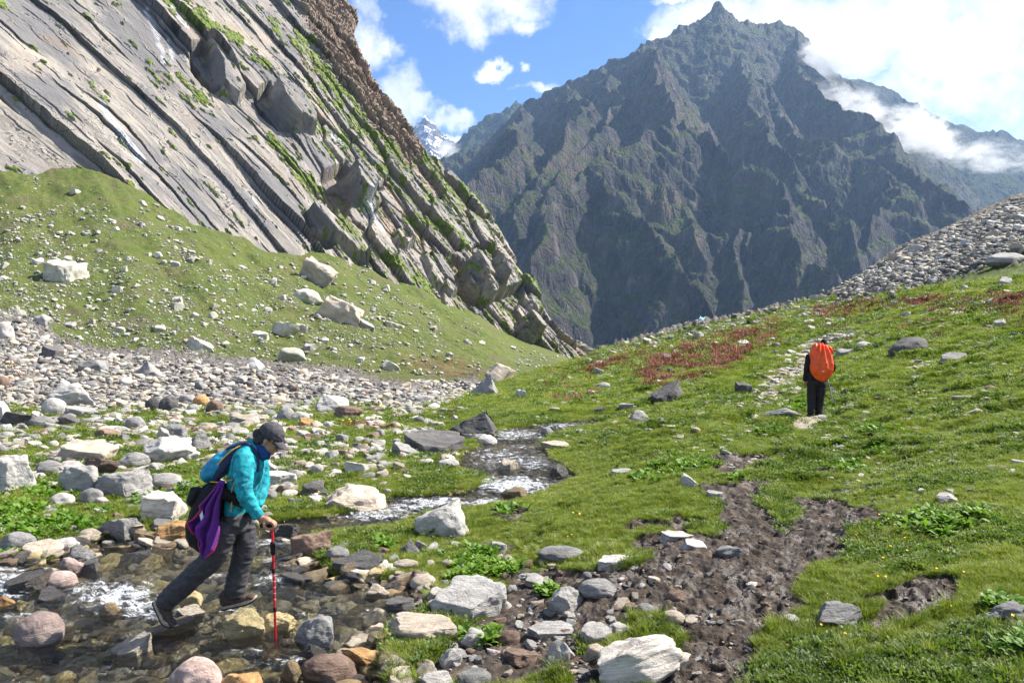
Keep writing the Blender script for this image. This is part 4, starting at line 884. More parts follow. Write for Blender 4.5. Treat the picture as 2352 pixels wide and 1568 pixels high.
# ------------------------------------------------------------------ more single rocks, alike within their group
USED = {}
def free_spot(u, v, w, pad=0.55):
    for r in RECS:
        if abs(u - r[0]) < (w + r[2]) * pad and abs(v - r[1]) < (w + r[3]) * 0.42: return False
    return True
def group_rocks(n, poly, wr, mats, shapes, label, group, roll=0, hw=(0.45, 0.7)):
    us = [p[0] for p in poly]; vs = [p[1] for p in poly]; k = 0; t = 0
    while k < n and t < n * 60:
        t += 1; u = rng.uniform(min(us), max(us)); v = rng.uniform(min(vs), max(vs))
        if not in_poly(np.array([u]), np.array([v]), poly)[0]: continue
        w = wr[0] + (wr[1] - wr[0]) * rng.rand() ** 2
        if not free_spot(u, v, w): continue
        mt = mats[rng.randint(len(mats))]; sh = shapes[rng.randint(len(shapes))]
        hd = min(HEROES, key=lambda q: (abs(q[0] - u) + 1.6 * abs(q[1] - v)))
        dx, dy = u - hd[0], v - hd[1]; far = (abs(dx) + abs(dy)) > 110
        rel = ('well ' if far else '') + (('right of' if dx > 0 else 'left of') if abs(dx) > 1.3 * abs(dy) else ('above' if dy < 0 else 'below')) + ' the '
        base = {'white': 'white', 'beige': 'pale lichened', 'grey': 'grey', 'tan': 'tan', 'brown': 'brown', 'dark': 'dark'}[mt] + ' ' + {'angular': 'angular', 'slab': 'flat', 'block': 'blocky', 'round': 'rounded', 'peak': 'pointed'}[sh] + ' rock '
        sz = 'larger ' if w > wr[0] + (wr[1] - wr[0]) * .4 else 'small '
        lb = sz + base + rel + hd[2]
        if lb in USED: lb = label[0] + ' ' + sz + base + rel + hd[2] if False else sz + base + rel + hd[2] + ', ' + ('second' if USED[lb] == 1 else 'third' if USED[lb] == 2 else 'fourth') + ' one there'
        USED[sz + base + rel + hd[2]] = USED.get(sz + base + rel + hd[2], 0) + 1
        place_rock(u, v, w, w * rng.uniform(*hw), mt, sh, roll + rng.uniform(-12, 12), lb, group, yaw=rng.uniform(-3, 3), sub=3); k += 1
group_rocks(66, [(0,440),(300,450),(600,600),(900,660),(1180,830),(900,845),(500,800),(0,740)], (14, 30), ['beige', 'white', 'beige'], ['angular', 'slab', 'block'], 'small pale rock scattered on the green scree slope', 'pale rocks strewn over the scree slope', 12)
group_rocks(44, [(0,790),(200,840),(600,850),(950,890),(1000,935),(700,950),(300,945),(0,940)], (20, 42), ['grey', 'tan', 'white', 'brown', 'grey'], ['angular', 'round', 'slab'], 'middling rock lying among the rubble strip at the foot of the scree', 'rocks of the rubble strip')
group_rocks(60, [(0,970),(1050,960),(1000,1040),(900,1100),(650,1100),(0,1120)], (20, 44), ['grey', 'white', 'tan', 'grey'], ['angular', 'round', 'slab'], 'greyish rock sitting in the stony meadow behind the near hiker', 'rocks of the stony meadow')
group_rocks(34, [(1320,810),(1640,748),(1900,700),(2352,600),(2352,760),(2000,800),(1600,860),(1300,900)], (14, 34), ['grey', 'white', 'dark'], ['angular', 'round', 'slab'], 'grey rock poking out of the flowery right-hand slope', 'rocks on the flowery slope', -6)
group_rocks(40, [(1960,640),(2352,470),(2352,575),(2100,645),(1960,690)], (18, 42), ['white', 'tan', 'grey'], ['angular', 'slab', 'block'], 'pale block in the boulder field on the right-hand slope', 'blocks of the boulder field', -14)
group_rocks(34, [(900,1300),(1420,1290),(1560,1440),(1500,1568),(900,1568),(880,1400)], (20, 44), ['white', 'tan', 'brown', 'grey'], ['angular', 'round', 'slab'], 'small stone bedded in the muddy grassy patch beside the stream', 'stones of the muddy bank')
group_rocks(26, [(1400,900),(2352,820),(2352,1100),(1500,1060)], (12, 26), ['grey', 'white'], ['slab', 'angular', 'round'], 'little low stone lying in the open right-hand meadow', 'little stones of the right-hand meadow', -8, (0.25, 0.5))

# ------------------------------------------------------------------ scattering of uncountable things
def src(meshes, name):
    c = bpy.data.collections.new(name)
    for k, me in enumerate(meshes):
        o = bpy.data.objects.new("%s_shape_%02d" % (name, k), me); c.objects.link(o)
    return c
def scatter(name, label, P_, rot, scl, idx, coll):
    me = bpy.data.meshes.new(name); n = len(P_); me.vertices.add(n); me.vertices.foreach_set('co', np.asarray(P_, np.float32).ravel())
    at = me.attributes.new('rot', 'FLOAT_VECTOR', 'POINT'); at.data.foreach_set('vector', np.asarray(rot, np.float32).ravel())
    at = me.attributes.new('scl', 'FLOAT_VECTOR', 'POINT'); at.data.foreach_set('vector', np.asarray(scl, np.float32).ravel())
    at = me.attributes.new('pick', 'INT', 'POINT'); at.data.foreach_set('value', np.asarray(idx, np.int32))
    o = bpy.data.objects.new(name, me); COL.objects.link(o)
    ng = bpy.data.node_groups.new(name + '_nodes', 'GeometryNodeTree')
    ng.interface.new_socket('Geometry', in_out='INPUT', socket_type='NodeSocketGeometry'); ng.interface.new_socket('Geometry', in_out='OUTPUT', socket_type='NodeSocketGeometry')
    N = ng.nodes.new; i = N('NodeGroupInput'); ou = N('NodeGroupOutput'); ip = N('GeometryNodeInstanceOnPoints'); ci = N('GeometryNodeCollectionInfo')
    ci.inputs['Collection'].default_value = coll; ci.inputs['Separate Children'].default_value = True; ci.inputs['Reset Children'].default_value = True
    def na(nm, ty):
        a = N('GeometryNodeInputNamedAttribute'); a.data_type = ty; a.inputs['Name'].default_value = nm; return a.outputs[0]
    L = ng.links.new
    L(i.outputs[0], ip.inputs['Points']); L(ci.outputs[0], ip.inputs['Instance']); ip.inputs['Pick Instance'].default_value = True
    L(na('pick', 'INT'), ip.inputs['Instance Index']); L(na('rot', 'FLOAT_VECTOR'), ip.inputs['Rotation']); L(na('scl', 'FLOAT_VECTOR'), ip.inputs['Scale'])
    L(ip.outputs[0], ou.inputs[0])
    md = o.modifiers.new('scatter', 'NODES'); md.node_group = ng
    tag(o, label, kind='stuff'); return o
def samp(n, poly, dens=None, seed=0, ext=0):
    """random sight lines inside a region of the view, thinned by a density field -> ground x, y, z, u, v"""
    r = np.random.RandomState(seed); us = [p[0] for p in poly]; vs = [p[1] for p in poly]
    u = r.uniform(min(us), max(us), n * 3); v = r.uniform(min(vs), max(vs), n * 3); k = in_poly(u, v, poly); u, v = u[k][:n], v[k][:n]
    x, y, z = ground_at(u, v); y = y * (1 + r.uniform(-.004, .004, len(y))); x = (u - U0) / F0 * y; z = gz(x, y)
    if dens is not None:
        d = dens(u, v, x, y); k = r.rand(len(u)) < d; u, v, x, y, z = u[k], v[k], x[k], y[k], z[k]
    return u, v, x, y, z, r
SM = src([rock_variant(sh, mt, s, 2) for mt in ('white', 'beige', 'grey', 'tan', 'brown', 'dark') for sh, s in (('angular', 3), ('slab', 5), ('angular', 7))], 'stones')
BIGV = src([rock_variant(sh, mt, s, 3) for mt in ('white', 'grey', 'tan', 'brown', 'dark', 'ochre') for sh, s in (('angular', 3), ('slab', 5), ('round', 7))], 'cobbles')
WETV = src([rock_variant(sh, mt, s, 3) for mt in ('wetbrown', 'yellow', 'wet', 'tan', 'pink') for sh, s in (('angular', 1), ('slab', 2), ('round', 4))], 'wet_cobbles')
def stones(name, label, n, poly, px, mats, seed, dens=None, flat=0.6, sink=0.1, coll=None, pw=3.0, nshape=3):
    u, v, x, y, z, r = samp(n, poly, dens, seed); m = len(u)
    s = (px[0] + (px[1] - px[0]) * r.rand(m) ** pw) / F0 * y
    sx = s * r.uniform(0.8, 1.4, m); sy = s * r.uniform(0.7, 1.2, m); sz = s * flat * r.uniform(0.6, 1.3, m)
    rot = np.stack([r.uniform(-.35, .35, m), r.uniform(-.35, .35, m), r.uniform(0, 6.28, m)], -1)
    idx = np.array(mats)[r.randint(0, len(mats), m)] * nshape + r.randint(0, nshape, m)
    return scatter(name, label, np.stack([x, y, z + sz * (0.5 - sink * 2) * 0.6], -1), rot, np.stack([sx, sy, sz], -1), idx, coll or SM)
fanP = [(-420,400),(150,400),(300,428),(400,495),(500,545),(600,580),(690,592),(840,610),(960,700),(1060,725),(1200,800),(1330,822),(1200,862),(1080,868),(900,862),(600,845),(230,820),(130,790),(60,750),(-420,735)]
def dfan(u, v, x, y):
    c = fbm2(u / 90, v / 60, 3, 201); return np.clip(0.35 + 1.3 * c + 0.9 * np.clip((v - 560) / 260, 0, 1) * (u < 1000) - 0.55 * (v < 470) + 0.3 * (u < 120), 0.03, 1)
stones('scree_stones', 'countless small pale stones over the green scree', 6300, fanP, (2.2, 12), [0, 1, 1, 0, 2], 301, dfan, 0.7, 0.05, pw=3.2)
rubP = [(-420,722),(60,742),(140,792),(230,815),(420,826),(600,845),(800,862),(880,888),(1000,905),(1010,930),(960,950),(800,935),(600,950),(420,945),(250,955),(100,940),(-420,950)]
stones('scree_grit', 'fine pale grit between the stones of the scree', 11000, fanP, (1.5, 5.5), [0, 1, 1, 2], 331, dfan, 0.7, 0.05, pw=2.0)
stones('rubble', 'dense grey and tan rubble at the foot of the scree', 14500, rubP, (4, 21), [0, 2, 2, 3, 1, 5, 2, 3], 302, lambda u, v, x, y: np.clip(0.75 + 0.9 * fbm2(u / 70, v / 22, 3, 203), 0.1, 1), 0.6, 0.1, pw=2.6)
stones('washed_gravel', 'pale gravel and cobbles in the gap below the scree', 1500, [(940,872),(1105,880),(1100,905),(1040,920),(960,950),(900,960),(900,920),(1000,900)], (3, 15), [0, 0, 2, 3], 303, None, 0.55, 0.1)
talP = [(1380,802),(1640,742),(1760,715),(1870,690),(1960,640),(2100,560),(2352,455),(2980,430),(2980,560),(2352,582),(2210,628),(2100,660),(1960,698),(1860,725),(1760,745),(1640,765),(1400,815)]
stones('boulder_field_stones', 'packed pale stones of the boulder field on the right slope', 30000, talP, (2.8, 17), [1, 1, 2, 2, 2, 3, 5], 304, lambda u, v, x, y: np.clip(0.30 + 0.9 * np.clip((u - 1820) / 120, 0, 1) + 1.0 * fbm2(u / 45, v / 18, 4, 207), 0, 1), 0.62, 0.1, pw=2.6)
stones('meadow_stones', 'stones strewn through the stony meadow', 12500, [(-420,950),(1080,935),(1120,1000),(1040,1060),(1060,1110),(860,1135),(640,1180),(440,1225),(200,1220),(-420,1280)], (5, 38), [0, 0, 2, 0, 1, 1, 3, 2], 305,
       lambda u, v, x, y: np.clip(0.62 + 1.3 * fbm2(u / 80, v / 30, 3, 205) - 0.5 * np.clip((v - 1010) / 120, 0, 1) - 0.3 * np.clip((u - 700) / 300, 0, 1), 0.02, 1), 0.5, 0.2, pw=2.6, coll=BIGV)
stones('slope_stones', 'low stones scattered over the right grassy slope', 10500, [(1200,880),(1400,810),(1640,750),(1900,700),(2980,600),(2980,1200),(1750,1100),(1500,1050),(1250,1000)], (3, 24), [0, 0, 2, 3], 306,
       lambda u, v, x, y: np.clip(0.2 + 1.2 * fbm2(u / 100, v / 40, 3, 209) + 0.5 * np.clip((850 - v) / 120, 0, 1), 0.02, 0.9), 0.4, 0.2, pw=3.0)
stones('path_stones', 'stones bordering and paving the footpath', 700, [(1700,930),(1740,860),(1820,800),(1950,745),(2000,770),(1900,830),(1830,900),(1770,930)], (4, 20), [0, 0, 1, 3], 307, None, 0.45, 0.15)
stones('bank_stones', 'small stones bedded in mud and grass beside the stream', 2600, [(700,1260),(1180,1240),(1450,1290),(1700,1300),(1900,1330),(1760,1568),(880,1600),(880,1440),(960,1400),(960,1350)], (5, 34), [0, 0, 2, 3, 1], 308,
       lambda u, v, x, y: np.clip(0.35 + 1.2 * fbm2(u / 90, v / 60, 3, 211) - 0.5 * np.clip((u - 1350) / 200, 0, 1), 0.02, 1) * (gfield(sd, x, y) > 0.03), 0.5, 0.22, pw=3.2, coll=BIGV)
stones('mud_clods', 'crumbs of stone in the trodden mud', 1400, [(1400,1190),(2060,1100),(2200,1340),(2350,1500),(2200,1568),(1500,1568)], (2.5, 12), [3, 4, 4, 5], 312,
       lambda u, v, x, y: gfield(A_mud, x, y) * 0.8, 0.5, 0.2, pw=3.0)
stP = [(p[0], p[1]) for p in STREAM_PX]; stP = [(max(a, -420), min(b, 1600)) for a, b in stP]
def dstream(u, v, x, y): return (gfield(sd, x, y) < 0.08).astype(float) * np.clip((v - 1205) / 60, 0, 1) * np.clip(0.75 + 0.9 * fbm2(u / 90, v / 45, 3, 213), 0.1, 1)
stones('stream_cobbles', 'brown and yellow cobbles under and breaking the stream water', 6600, [(-420,1600),(-420,1240),(640,1180),(900,1130),(1060,1040),(1200,960),(1400,955),(1350,1100),(1000,1230),(1000,1600)], (6, 70), [0, 3, 0, 3, 3, 0, 2, 3, 2, 1], 309, dstream, 0.50, 0.12, coll=WETV, pw=2.1)
stones('upper_stream_cobbles', 'small wet cobbles under the upper stream water', 1500, [(640,1235),(640,1180),(900,1125),(1060,1030),(1200,960),(1400,955),(1350,1100),(1000,1235)], (4, 17), [0, 1, 3, 3], 332, lambda u, v, x, y: (gfield(sd, x, y) < 0.04).astype(float), 0.4, 0.25, coll=WETV, pw=2.0)
stones('upper_waterline_stones', 'small stones along the banks of the upper stream', 700, [(640,1240),(640,1170),(900,1120),(1060,1030),(1200,950),(1420,940),(1380,1120),(1010,1240)], (4, 24), [0, 2, 2, 3, 4], 333, lambda u, v, x, y: np.exp(-((gfield(sd, x, y) - 0.04) / 0.12) ** 2) * np.clip(0.3 + 1.3 * fbm2(u / 50, v / 30, 3, 235), 0, 1), 0.5, 0.2, coll=BIGV, pw=2.6)
stones('waterline_stones', 'grey and brown stones crowding the water line', 3700, [(-420,1600),(-420,1220),(640,1170),(900,1120),(1060,1030),(1200,950),(1420,940),(1380,1120),(1010,1260),(1060,1600)], (6, 44), [0, 1, 2, 1, 3, 0, 2], 310,
       lambda u, v, x, y: np.clip((v - 1190) / 60, 0, 1) * np.exp(-((gfield(sd, x, y) - 0.02) / 0.16) ** 2) * np.clip(0.5 + 1.1 * fbm2(u / 60, v / 30, 3, 215), 0.0, 1) * 0.8, 0.55, 0.15, coll=BIGV, pw=2.3)

# ------------------------------------------------------------------ turf, herbs, flowers
def m_leaf(dark, mid, light, yel):
    def f(g):
        pos = g.n('ShaderNodeNewGeometry', out=0); oi = g.nt.nodes.new('ShaderNodeObjectInfo')
        n = g.add(g.add(g.mul(g.noise(oi.outputs['Location'], 1.3, 5, 0.7), 0.45), g.mul(g.noise(oi.outputs['Location'], 0.28, 3, 0.6), 0.35)), g.mul(oi.outputs['Random'], 0.20))
        c = g.ramp(n, [(0.30, dark), (0.47, mid), (0.62, light), (0.80, yel)])
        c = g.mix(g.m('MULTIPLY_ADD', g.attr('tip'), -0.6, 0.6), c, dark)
        b = g.n('ShaderNodeBsdfPrincipled', {'Base Color': c, 'Roughness': 0.55, 'Specular IOR Level': 0.35})
        t = g.n('ShaderNodeBsdfTranslucent', {'Color': g.mix(1.0, c, (1.1, 1.25, 0.6), 'MULTIPLY')})
        return g.n('ShaderNodeMixShader', {0: 0.38, 1: b, 2: t})
    return f
M_grass = material('grass_blades', m_leaf((0.085, 0.120, 0.014), (0.215, 0.262, 0.034), (0.305, 0.330, 0.068), (0.38, 0.34, 0.13)))
M_herb = material('herb_leaves', m_leaf((0.045, 0.080, 0.018), (0.105, 0.160, 0.034), (0.175, 0.23, 0.055), (0.25, 0.28, 0.09)))
M_broad = material('broad_leaves', m_leaf((0.06, 0.13, 0.012), (0.11, 0.22, 0.018), (0.17, 0.28, 0.03), (0.24, 0.30, 0.05)))
def flat_m(c): return lambda g: pbr(g, (*c, 1), 0.7)
M_pink = material('pink_petals', flat_m((0.36, 0.12, 0.10))); M_yel = material('yellow_petals', flat_m((0.75, 0.50, 0.02))); M_stem = material('red_stems', flat_m((0.25, 0.06, 0.05)))
def blades(seed, n, rad, h, w, lean, name, mat, seg=3):
    r = np.random.RandomState(seed); V = []; Fq = []; T = []
    for i in range(n):
        a = r.uniform(0, 6.28); d = rad * math.sqrt(r.rand()); x0, y0 = d * math.cos(a), d * math.sin(a); hh = h * r.uniform(0.5, 1.15); az = a + r.uniform(-1.2, 1.2); ln = lean * r.uniform(0.3, 1.4)
        pz = az + 1.57 + r.uniform(-.6, .6); b = len(V)
        for k in range(seg + 1):
            t = k / seg; ww = w * (1 - t) ** 0.7 * 0.5 + 0.0001; cx, cy, cz = x0 + math.cos(az) * ln * hh * t * t, y0 + math.sin(az) * ln * hh * t * t, hh * t * (1 - 0.25 * ln * t)
            V += [(cx - math.cos(pz) * ww, cy - math.sin(pz) * ww, cz), (cx + math.cos(pz) * ww, cy + math.sin(pz) * ww, cz)]; T += [t, t]
        for k in range(seg): q = b + 2 * k; Fq.append((q, q + 1, q + 3, q + 2))
    o = mesh_np(name, V, Fq, [mat], smooth=False, attrs=dict(tip=T), link=False); me = o.data; bpy.data.objects.remove(o); return me
def leaves(seed, n, rad, L, Wd, name, mat, up=0.6, extra=None):
    r = np.random.RandomState(seed); V = []; Fq = []; T = []; MI = []
    for i in range(n):
        a = r.uniform(0, 6.28); d = rad * math.sqrt(r.rand()); o0 = np.array([d * math.cos(a), d * math.sin(a), 0]); az = a + r.uniform(-1, 1); el = r.uniform(0.15, 1.0) * up
        f = np.array([math.cos(az) * math.cos(el), math.sin(az) * math.cos(el), math.sin(el)]); s = np.array([-math.sin(az), math.cos(az), r.uniform(-.3, .3)]); l = L * r.uniform(.6, 1.2); w = Wd * r.uniform(.7, 1.2); b = len(V); up_ = np.array([0, 0, l * 0.5 * el])
        o0 = o0 + up_
        for t, ww, dz in ((0, .12, 0), (.35, 1, .10), (.7, .75, .08), (1, .05, -.06)):
            c = o0 + f * l * t + np.array([0, 0, dz * l]); V += [c - s * w * ww * .5, c + s * w * ww * .5]; T += [0.4 + .6 * t] * 2
        for k in range(3): q = b + 2 * k; Fq.append((q, q + 1, q + 3, q + 2)); MI.append(0)
    if extra: extra(r, V, Fq, T, MI)
    o = mesh_np(name, V, Fq, [mat, M_pink, M_yel, M_stem], smooth=False, attrs=dict(tip=T), link=False); me = o.data
    me.polygons.foreach_set('material_index', np.array(MI, np.int32)); bpy.data.objects.remove(o); return me
GV = src([blades(400 + k, 34, 0.055, [0.028, 0.036, 0.048, 0.024, 0.038][k], 0.0042, 0.8, 'tuft', M_grass) for k in range(5)], 'tufts')
LV = src([blades(420 + k, 60, 0.06, 0.12, 0.006, 0.75, 'long_tuft', M_grass, 4) for k in range(3)], 'long_tufts')
HV = src([leaves(430 + k, 46, 0.10, 0.035, 0.020, 'herb', M_herb, 1.2) for k in range(3)], 'herbs')
BV = src([leaves(440 + k, 13, 0.05, 0.12, 0.055, 'broad', M_broad, 0.9) for k in range(3)], 'broad_plants')
def spikes(mi, hz, n, size):
    def ex(r, V, Fq, T, MI):
        for i in range(n):
            x, y = r.uniform(-.09, .09, 2); h = hz * r.uniform(.6, 1.2); b = len(V)
            V.extend([(x - .0012, y, 0), (x + .0012, y, 0), (x + .0012, y, h), (x - .0012, y, h)]); T.extend([.5] * 4); Fq.append((b, b + 1, b + 2, b + 3)); MI.append(3 if mi == 1 else 0)
            for k in range(6 if mi == 1 else 2):
                zz = h * (0.55 + 0.45 * k / 6) if mi == 1 else h; a = r.uniform(0, 3.14); b = len(V); c, s = math.cos(a) * size, math.sin(a) * size
                tl = 0 if mi == 1 else size * .5
                V.extend([(x - c, y - s, zz - tl), (x + s, y - c, zz), (x + c, y + s, zz + tl), (x - s, y + c, zz + (size * 1.4 if mi == 1 else 0))]); T.extend([1] * 4); Fq.append((b, b + 1, b + 2, b + 3)); MI.append(mi)
    return ex
PV = src([leaves(450 + k, 14, 0.10, 0.03, 0.015, 'pink', M_herb, 1.2, spikes(1, 0.10, 11, 0.006)) for k in range(3)], 'pink_plants')
YV = src([leaves(460 + k, 4, 0.05, 0.03, 0.015, 'yellow', M_herb, 1.0, spikes(2, 0.06, 2, 0.011)) for k in range(2)], 'yellow_plants')
def turf(name, label, n, poly, dens, seed, coll, nv_, size, growth=12.0, tall=1.0, z=-0.004, flatten=1.0):
    u, v, x, y, zz, r = samp(n, poly, dens, seed); m = len(u); s = size * r.uniform(0.7, 1.35, m) * np.maximum(1, y / growth)
    rot = np.stack([r.uniform(-.2, .2, m), r.uniform(-.2, .2, m), r.uniform(0, 6.28, m)], -1)
    return scatter(name, label, np.stack([x, y, zz + z], -1), rot, np.stack([s, s, s * tall * r.uniform(.7, 1.3, m) * np.where(y > growth, (growth / y) ** 0.25, 1)], -1), r.randint(0, nv_, m), coll)
allP = [(-560,1640),(-560,940),(1000,930),(1380,800),(1640,738),(1870,688),(2980,560),(2980,1640)]
def free_m(x, y, d0=0.02):
    return (gfield(sd, x, y) > d0) * (1 - np.clip(gfield(A_mud, x, y) * 2.2 - 0.35, 0, 1)) * (1 - 0.93 * np.clip(gfield(A_gr, x, y) + gfield(A_tal, x, y), 0, 1)) * (1 - 0.95 * np.clip(gfield(A_path, x, y) * 1.5, 0, 1))
turf('grass', 'short green alpine grass', 205000, [(-560,1680),(-560,1030),(1180,960),(1640,830),(2980,760),(2980,1680)], lambda u, v, x, y: free_m(x, y) * np.clip(0.9 + 0.6 * fbm2(x * 1.3, y * 1.3, 2, 219), 0.25, 1), 401, GV, 5, 0.85, 9.0)
turf('far_grass', 'short green turf farther up the slopes', 62000, [(-560,1040),(-560,940),(1000,925),(1380,800),(1640,738),(1870,688),(2980,560),(2980,860),(1640,900),(1180,980)], lambda u, v, x, y: free_m(x, y) * np.clip(0.8 + 0.9 * fbm2(x * .5, y * .5, 2, 221), 0.2, 1), 402, GV, 5, 0.9, 9.0)
LONGP = allP
turf('long_grass', 'longer grass tufts round the stones and mud edges', 9000, LONGP, lambda u, v, x, y: free_m(x, y) * np.clip((v - 1120) / 200, 0, 1) * np.clip(3.0 * fbm2(x * 1.7, y * 1.7, 3, 223) + 0.05 + 1.3 * np.exp(-((gfield(A_mud, x, y) - 0.25) / 0.2) ** 2) * (gfield(A_mud, x, y) > 0.03), 0, 1), 403, LV, 3, 0.75, 9.0)
turf('herbs', 'low leafy herb cover on the meadow and slope', 50000, allP, lambda u, v, x, y: free_m(x, y) * np.clip(3.2 * fbm2(x * 0.75, y * 0.75, 4, 225) + 0.48 * np.clip((u - 1450) / 400, 0, 1) + 0.25 * (u < 1050) * (v < 1120) + 0.35 * ((u > 1180) & (u < 1640) & (v < 935)) - 0.05 - 1.2 * ((u > 1050) & (u < 1500) & (v > 1010)), 0, 1), 404, HV, 3, 0.8, 10.0)
BP = [(60,1205,90,26),(180,1200,60,22),(30,1170,60,24),(420,1120,40,16),(110,1130,60,18),(1540,1078,70,16),(1600,1066,50,12),(1475,1095,34,10),(1090,1290,50,26),(1140,1310,44,18),(1060,1330,30,20),(1000,1200,20,18),(1110,1465,34,14),(2130,1200,50,24),(2240,1190,30,14),(2180,1210,60,22),(2300,1395,40,16),(1690,1098,20,8),(1830,935,40,12),(2020,985,50,12),(1260,1360,20,14),(880,1250,24,12),(30,1280,30,12),(350,1150,50,20),(1160,1170,30,12),(2020,1030,40,12),(1950,1070,50,14),(2352,1500,50,30),(1770,990,30,10)]
bu = []; 
for (a, b, ra, rb) in BP:
    k = int(ra * rb / 26) + 4; bu.append(np.stack([rng.normal(a, ra * .55, k), rng.normal(b, rb * .55, k)], -1))
bu = np.concatenate(bu); bx, by, bz = ground_at(bu[:, 0], bu[:, 1]); kk = (gfield(sd, bx, by) > 0.03); bx, by, bz = bx[kk], by[kk], bz[kk]; m_ = len(bx)
s_ = rng.uniform(.4, .85, m_) * np.maximum(1, by / 14)
scatter('broad_leaved_plants', 'bright green broad-leaved plants in clumps', np.stack([bx, by, bz], -1), np.stack([rng.uniform(-.2, .2, m_), rng.uniform(-.2, .2, m_), rng.uniform(0, 6.28, m_)], -1), np.stack([s_, s_, s_], -1), rng.randint(0, 3, m_), BV)
turf('pink_flowers', 'pink and red flower spikes over the slope', 34000, [(-560,820),(160,835),(-560,1000),(1050,985),(1300,860),(1500,800),(1900,700),(2980,640),(2980,760),(1900,790),(1500,900),(1000,960),(850,960),(700,1000),(0,1000)], lambda u, v, x, y: np.clip(gfield(A_red, x, y) * (0.42 + 2.2 * fbm2(x * .8, y * .8, 3, 227)) + 0.10 * np.clip(4 * fbm2(x * .4, y * .4, 3, 229) - .4, 0, 1), 0, 1) * (gfield(sd, x, y) > .1), 405, PV, 3, 0.8, 9.5, 0.8)
turf('yellow_flowers', 'tiny yellow flowers dotted in the turf', 900, allP, lambda u, v, x, y: free_m(x, y) * np.clip(2.5 * fbm2(x * .5, y * .5, 3, 231) + .15, 0, 1) * 0.55, 406, YV, 2, 0.9, 9.0)
# ------------------------------------------------------------------ people and what they carry
def cloth_m(c, rough=0.85, sc=40, bs=0.5, var=0.25, spec=0.25, c2=None):
    def f(g):
        tc = g.n('ShaderNodeTexCoord', out=3)
        n = g.noise(tc, sc, 5, 0.6); w = g.noise(tc, sc * 6, 2, 0.5)
        a = tuple(x * (1 - var) for x in c); b = c2 or tuple(min(1, x * (1 + var)) for x in c)
        col = g.mix(g.ss(n, 0.35, 0.65), a, b)
        return pbr(g, col, rough, g.bump(g.add(g.mul(n, 1.0), g.mul(w, 0.3)), bs, 0.01), spec)
    return f
MT = {k: material(n, cloth_m(*a)) for k, n, a in [
    ('skin', 'skin', ((0.33, 0.17, 0.105), 0.5, 30, 0.1, 0.08, 0.35)), ('shirt', 'turquoise_printed_shirt', ((0.010, 0.22, 0.29), 0.75, 20, 0.6, 0.3, 0.3, (0.015, 0.36, 0.42))),
    ('pants', 'charcoal_trousers', ((0.040, 0.038, 0.043), 0.75, 20, 0.35, 0.2, 0.4)), ('black', 'black_fabric', ((0.007, 0.007, 0.009), 0.8, 30, 0.4, 0.2, 0.3)),
    ('cap', 'dark_grey_cap', ((0.055, 0.050, 0.058), 0.8, 30, 0.5, 0.2, 0.3)), ('hair', 'black_hair', ((0.006, 0.005, 0.005), 0.45, 60, 0.8, 0.3, 0.5)),
    ('blue', 'blue_neck_gaiter', ((0.010, 0.055, 0.20), 0.8, 30, 0.4, 0.3, 0.3)), ('teal', 'teal_pack_fabric', ((0.006, 0.20, 0.33), 0.6, 22, 0.5, 0.25, 0.4)),
    ('navy', 'navy_pack_fabric', ((0.008, 0.012, 0.055), 0.6, 22, 0.4, 0.2, 0.4)), ('yellow', 'yellow_strap', ((0.60, 0.36, 0.03), 0.6, 50, 0.2, 0.15, 0.4)),
    ('purple', 'purple_towel', ((0.12, 0.03, 0.21), 0.95, 160, 0.3, 0.2, 0.15)), ('red', 'red_hem', ((0.62, 0.025, 0.06), 0.7, 60, 0.3, 0.1, 0.3)),
    ('boot', 'brown_boot_leather', ((0.065, 0.042, 0.032), 0.75, 50, 0.5, 0.35, 0.35)), ('sole', 'cream_boot_sole', ((0.34, 0.29, 0.23), 0.8, 60, 0.4, 0.2, 0.3)), ('tread', 'black_rubber', ((0.012, 0.012, 0.012), 0.8, 80, 0.4, 0.2, 0.3)),
    ('lace', 'red_laces', ((0.50, 0.02, 0.03), 0.7, 90, 0.2, 0.1, 0.3)), ('pole', 'red_pole_metal', ((0.42, 0.008, 0.016), 0.35, 10, 0.0, 0.05, 0.6)), ('glass', 'dark_lens', ((0.010, 0.008, 0.007), 0.12, 10, 0.0, 0.05, 0.8)),
    ('orange', 'orange_pack_cover', ((0.80, 0.085, 0.008), 0.5, 9, 0.6, 0.12, 0.45)), ('white', 'white_print', ((0.75, 0.75, 0.75), 0.6, 30, 0.0, 0.03, 0.3)), ('steel', 'grey_metal', ((0.25, 0.25, 0.26), 0.35, 20, 0.0, 0.05, 0.6)), ('lips', 'lips', ((0.22, 0.07, 0.06), 0.5, 30, 0.0, 0.05, 0.4)), ('dkpants', 'brown_black_trousers', ((0.016, 0.013, 0.013), 0.8, 20, 0.4, 0.2, 0.3))]}
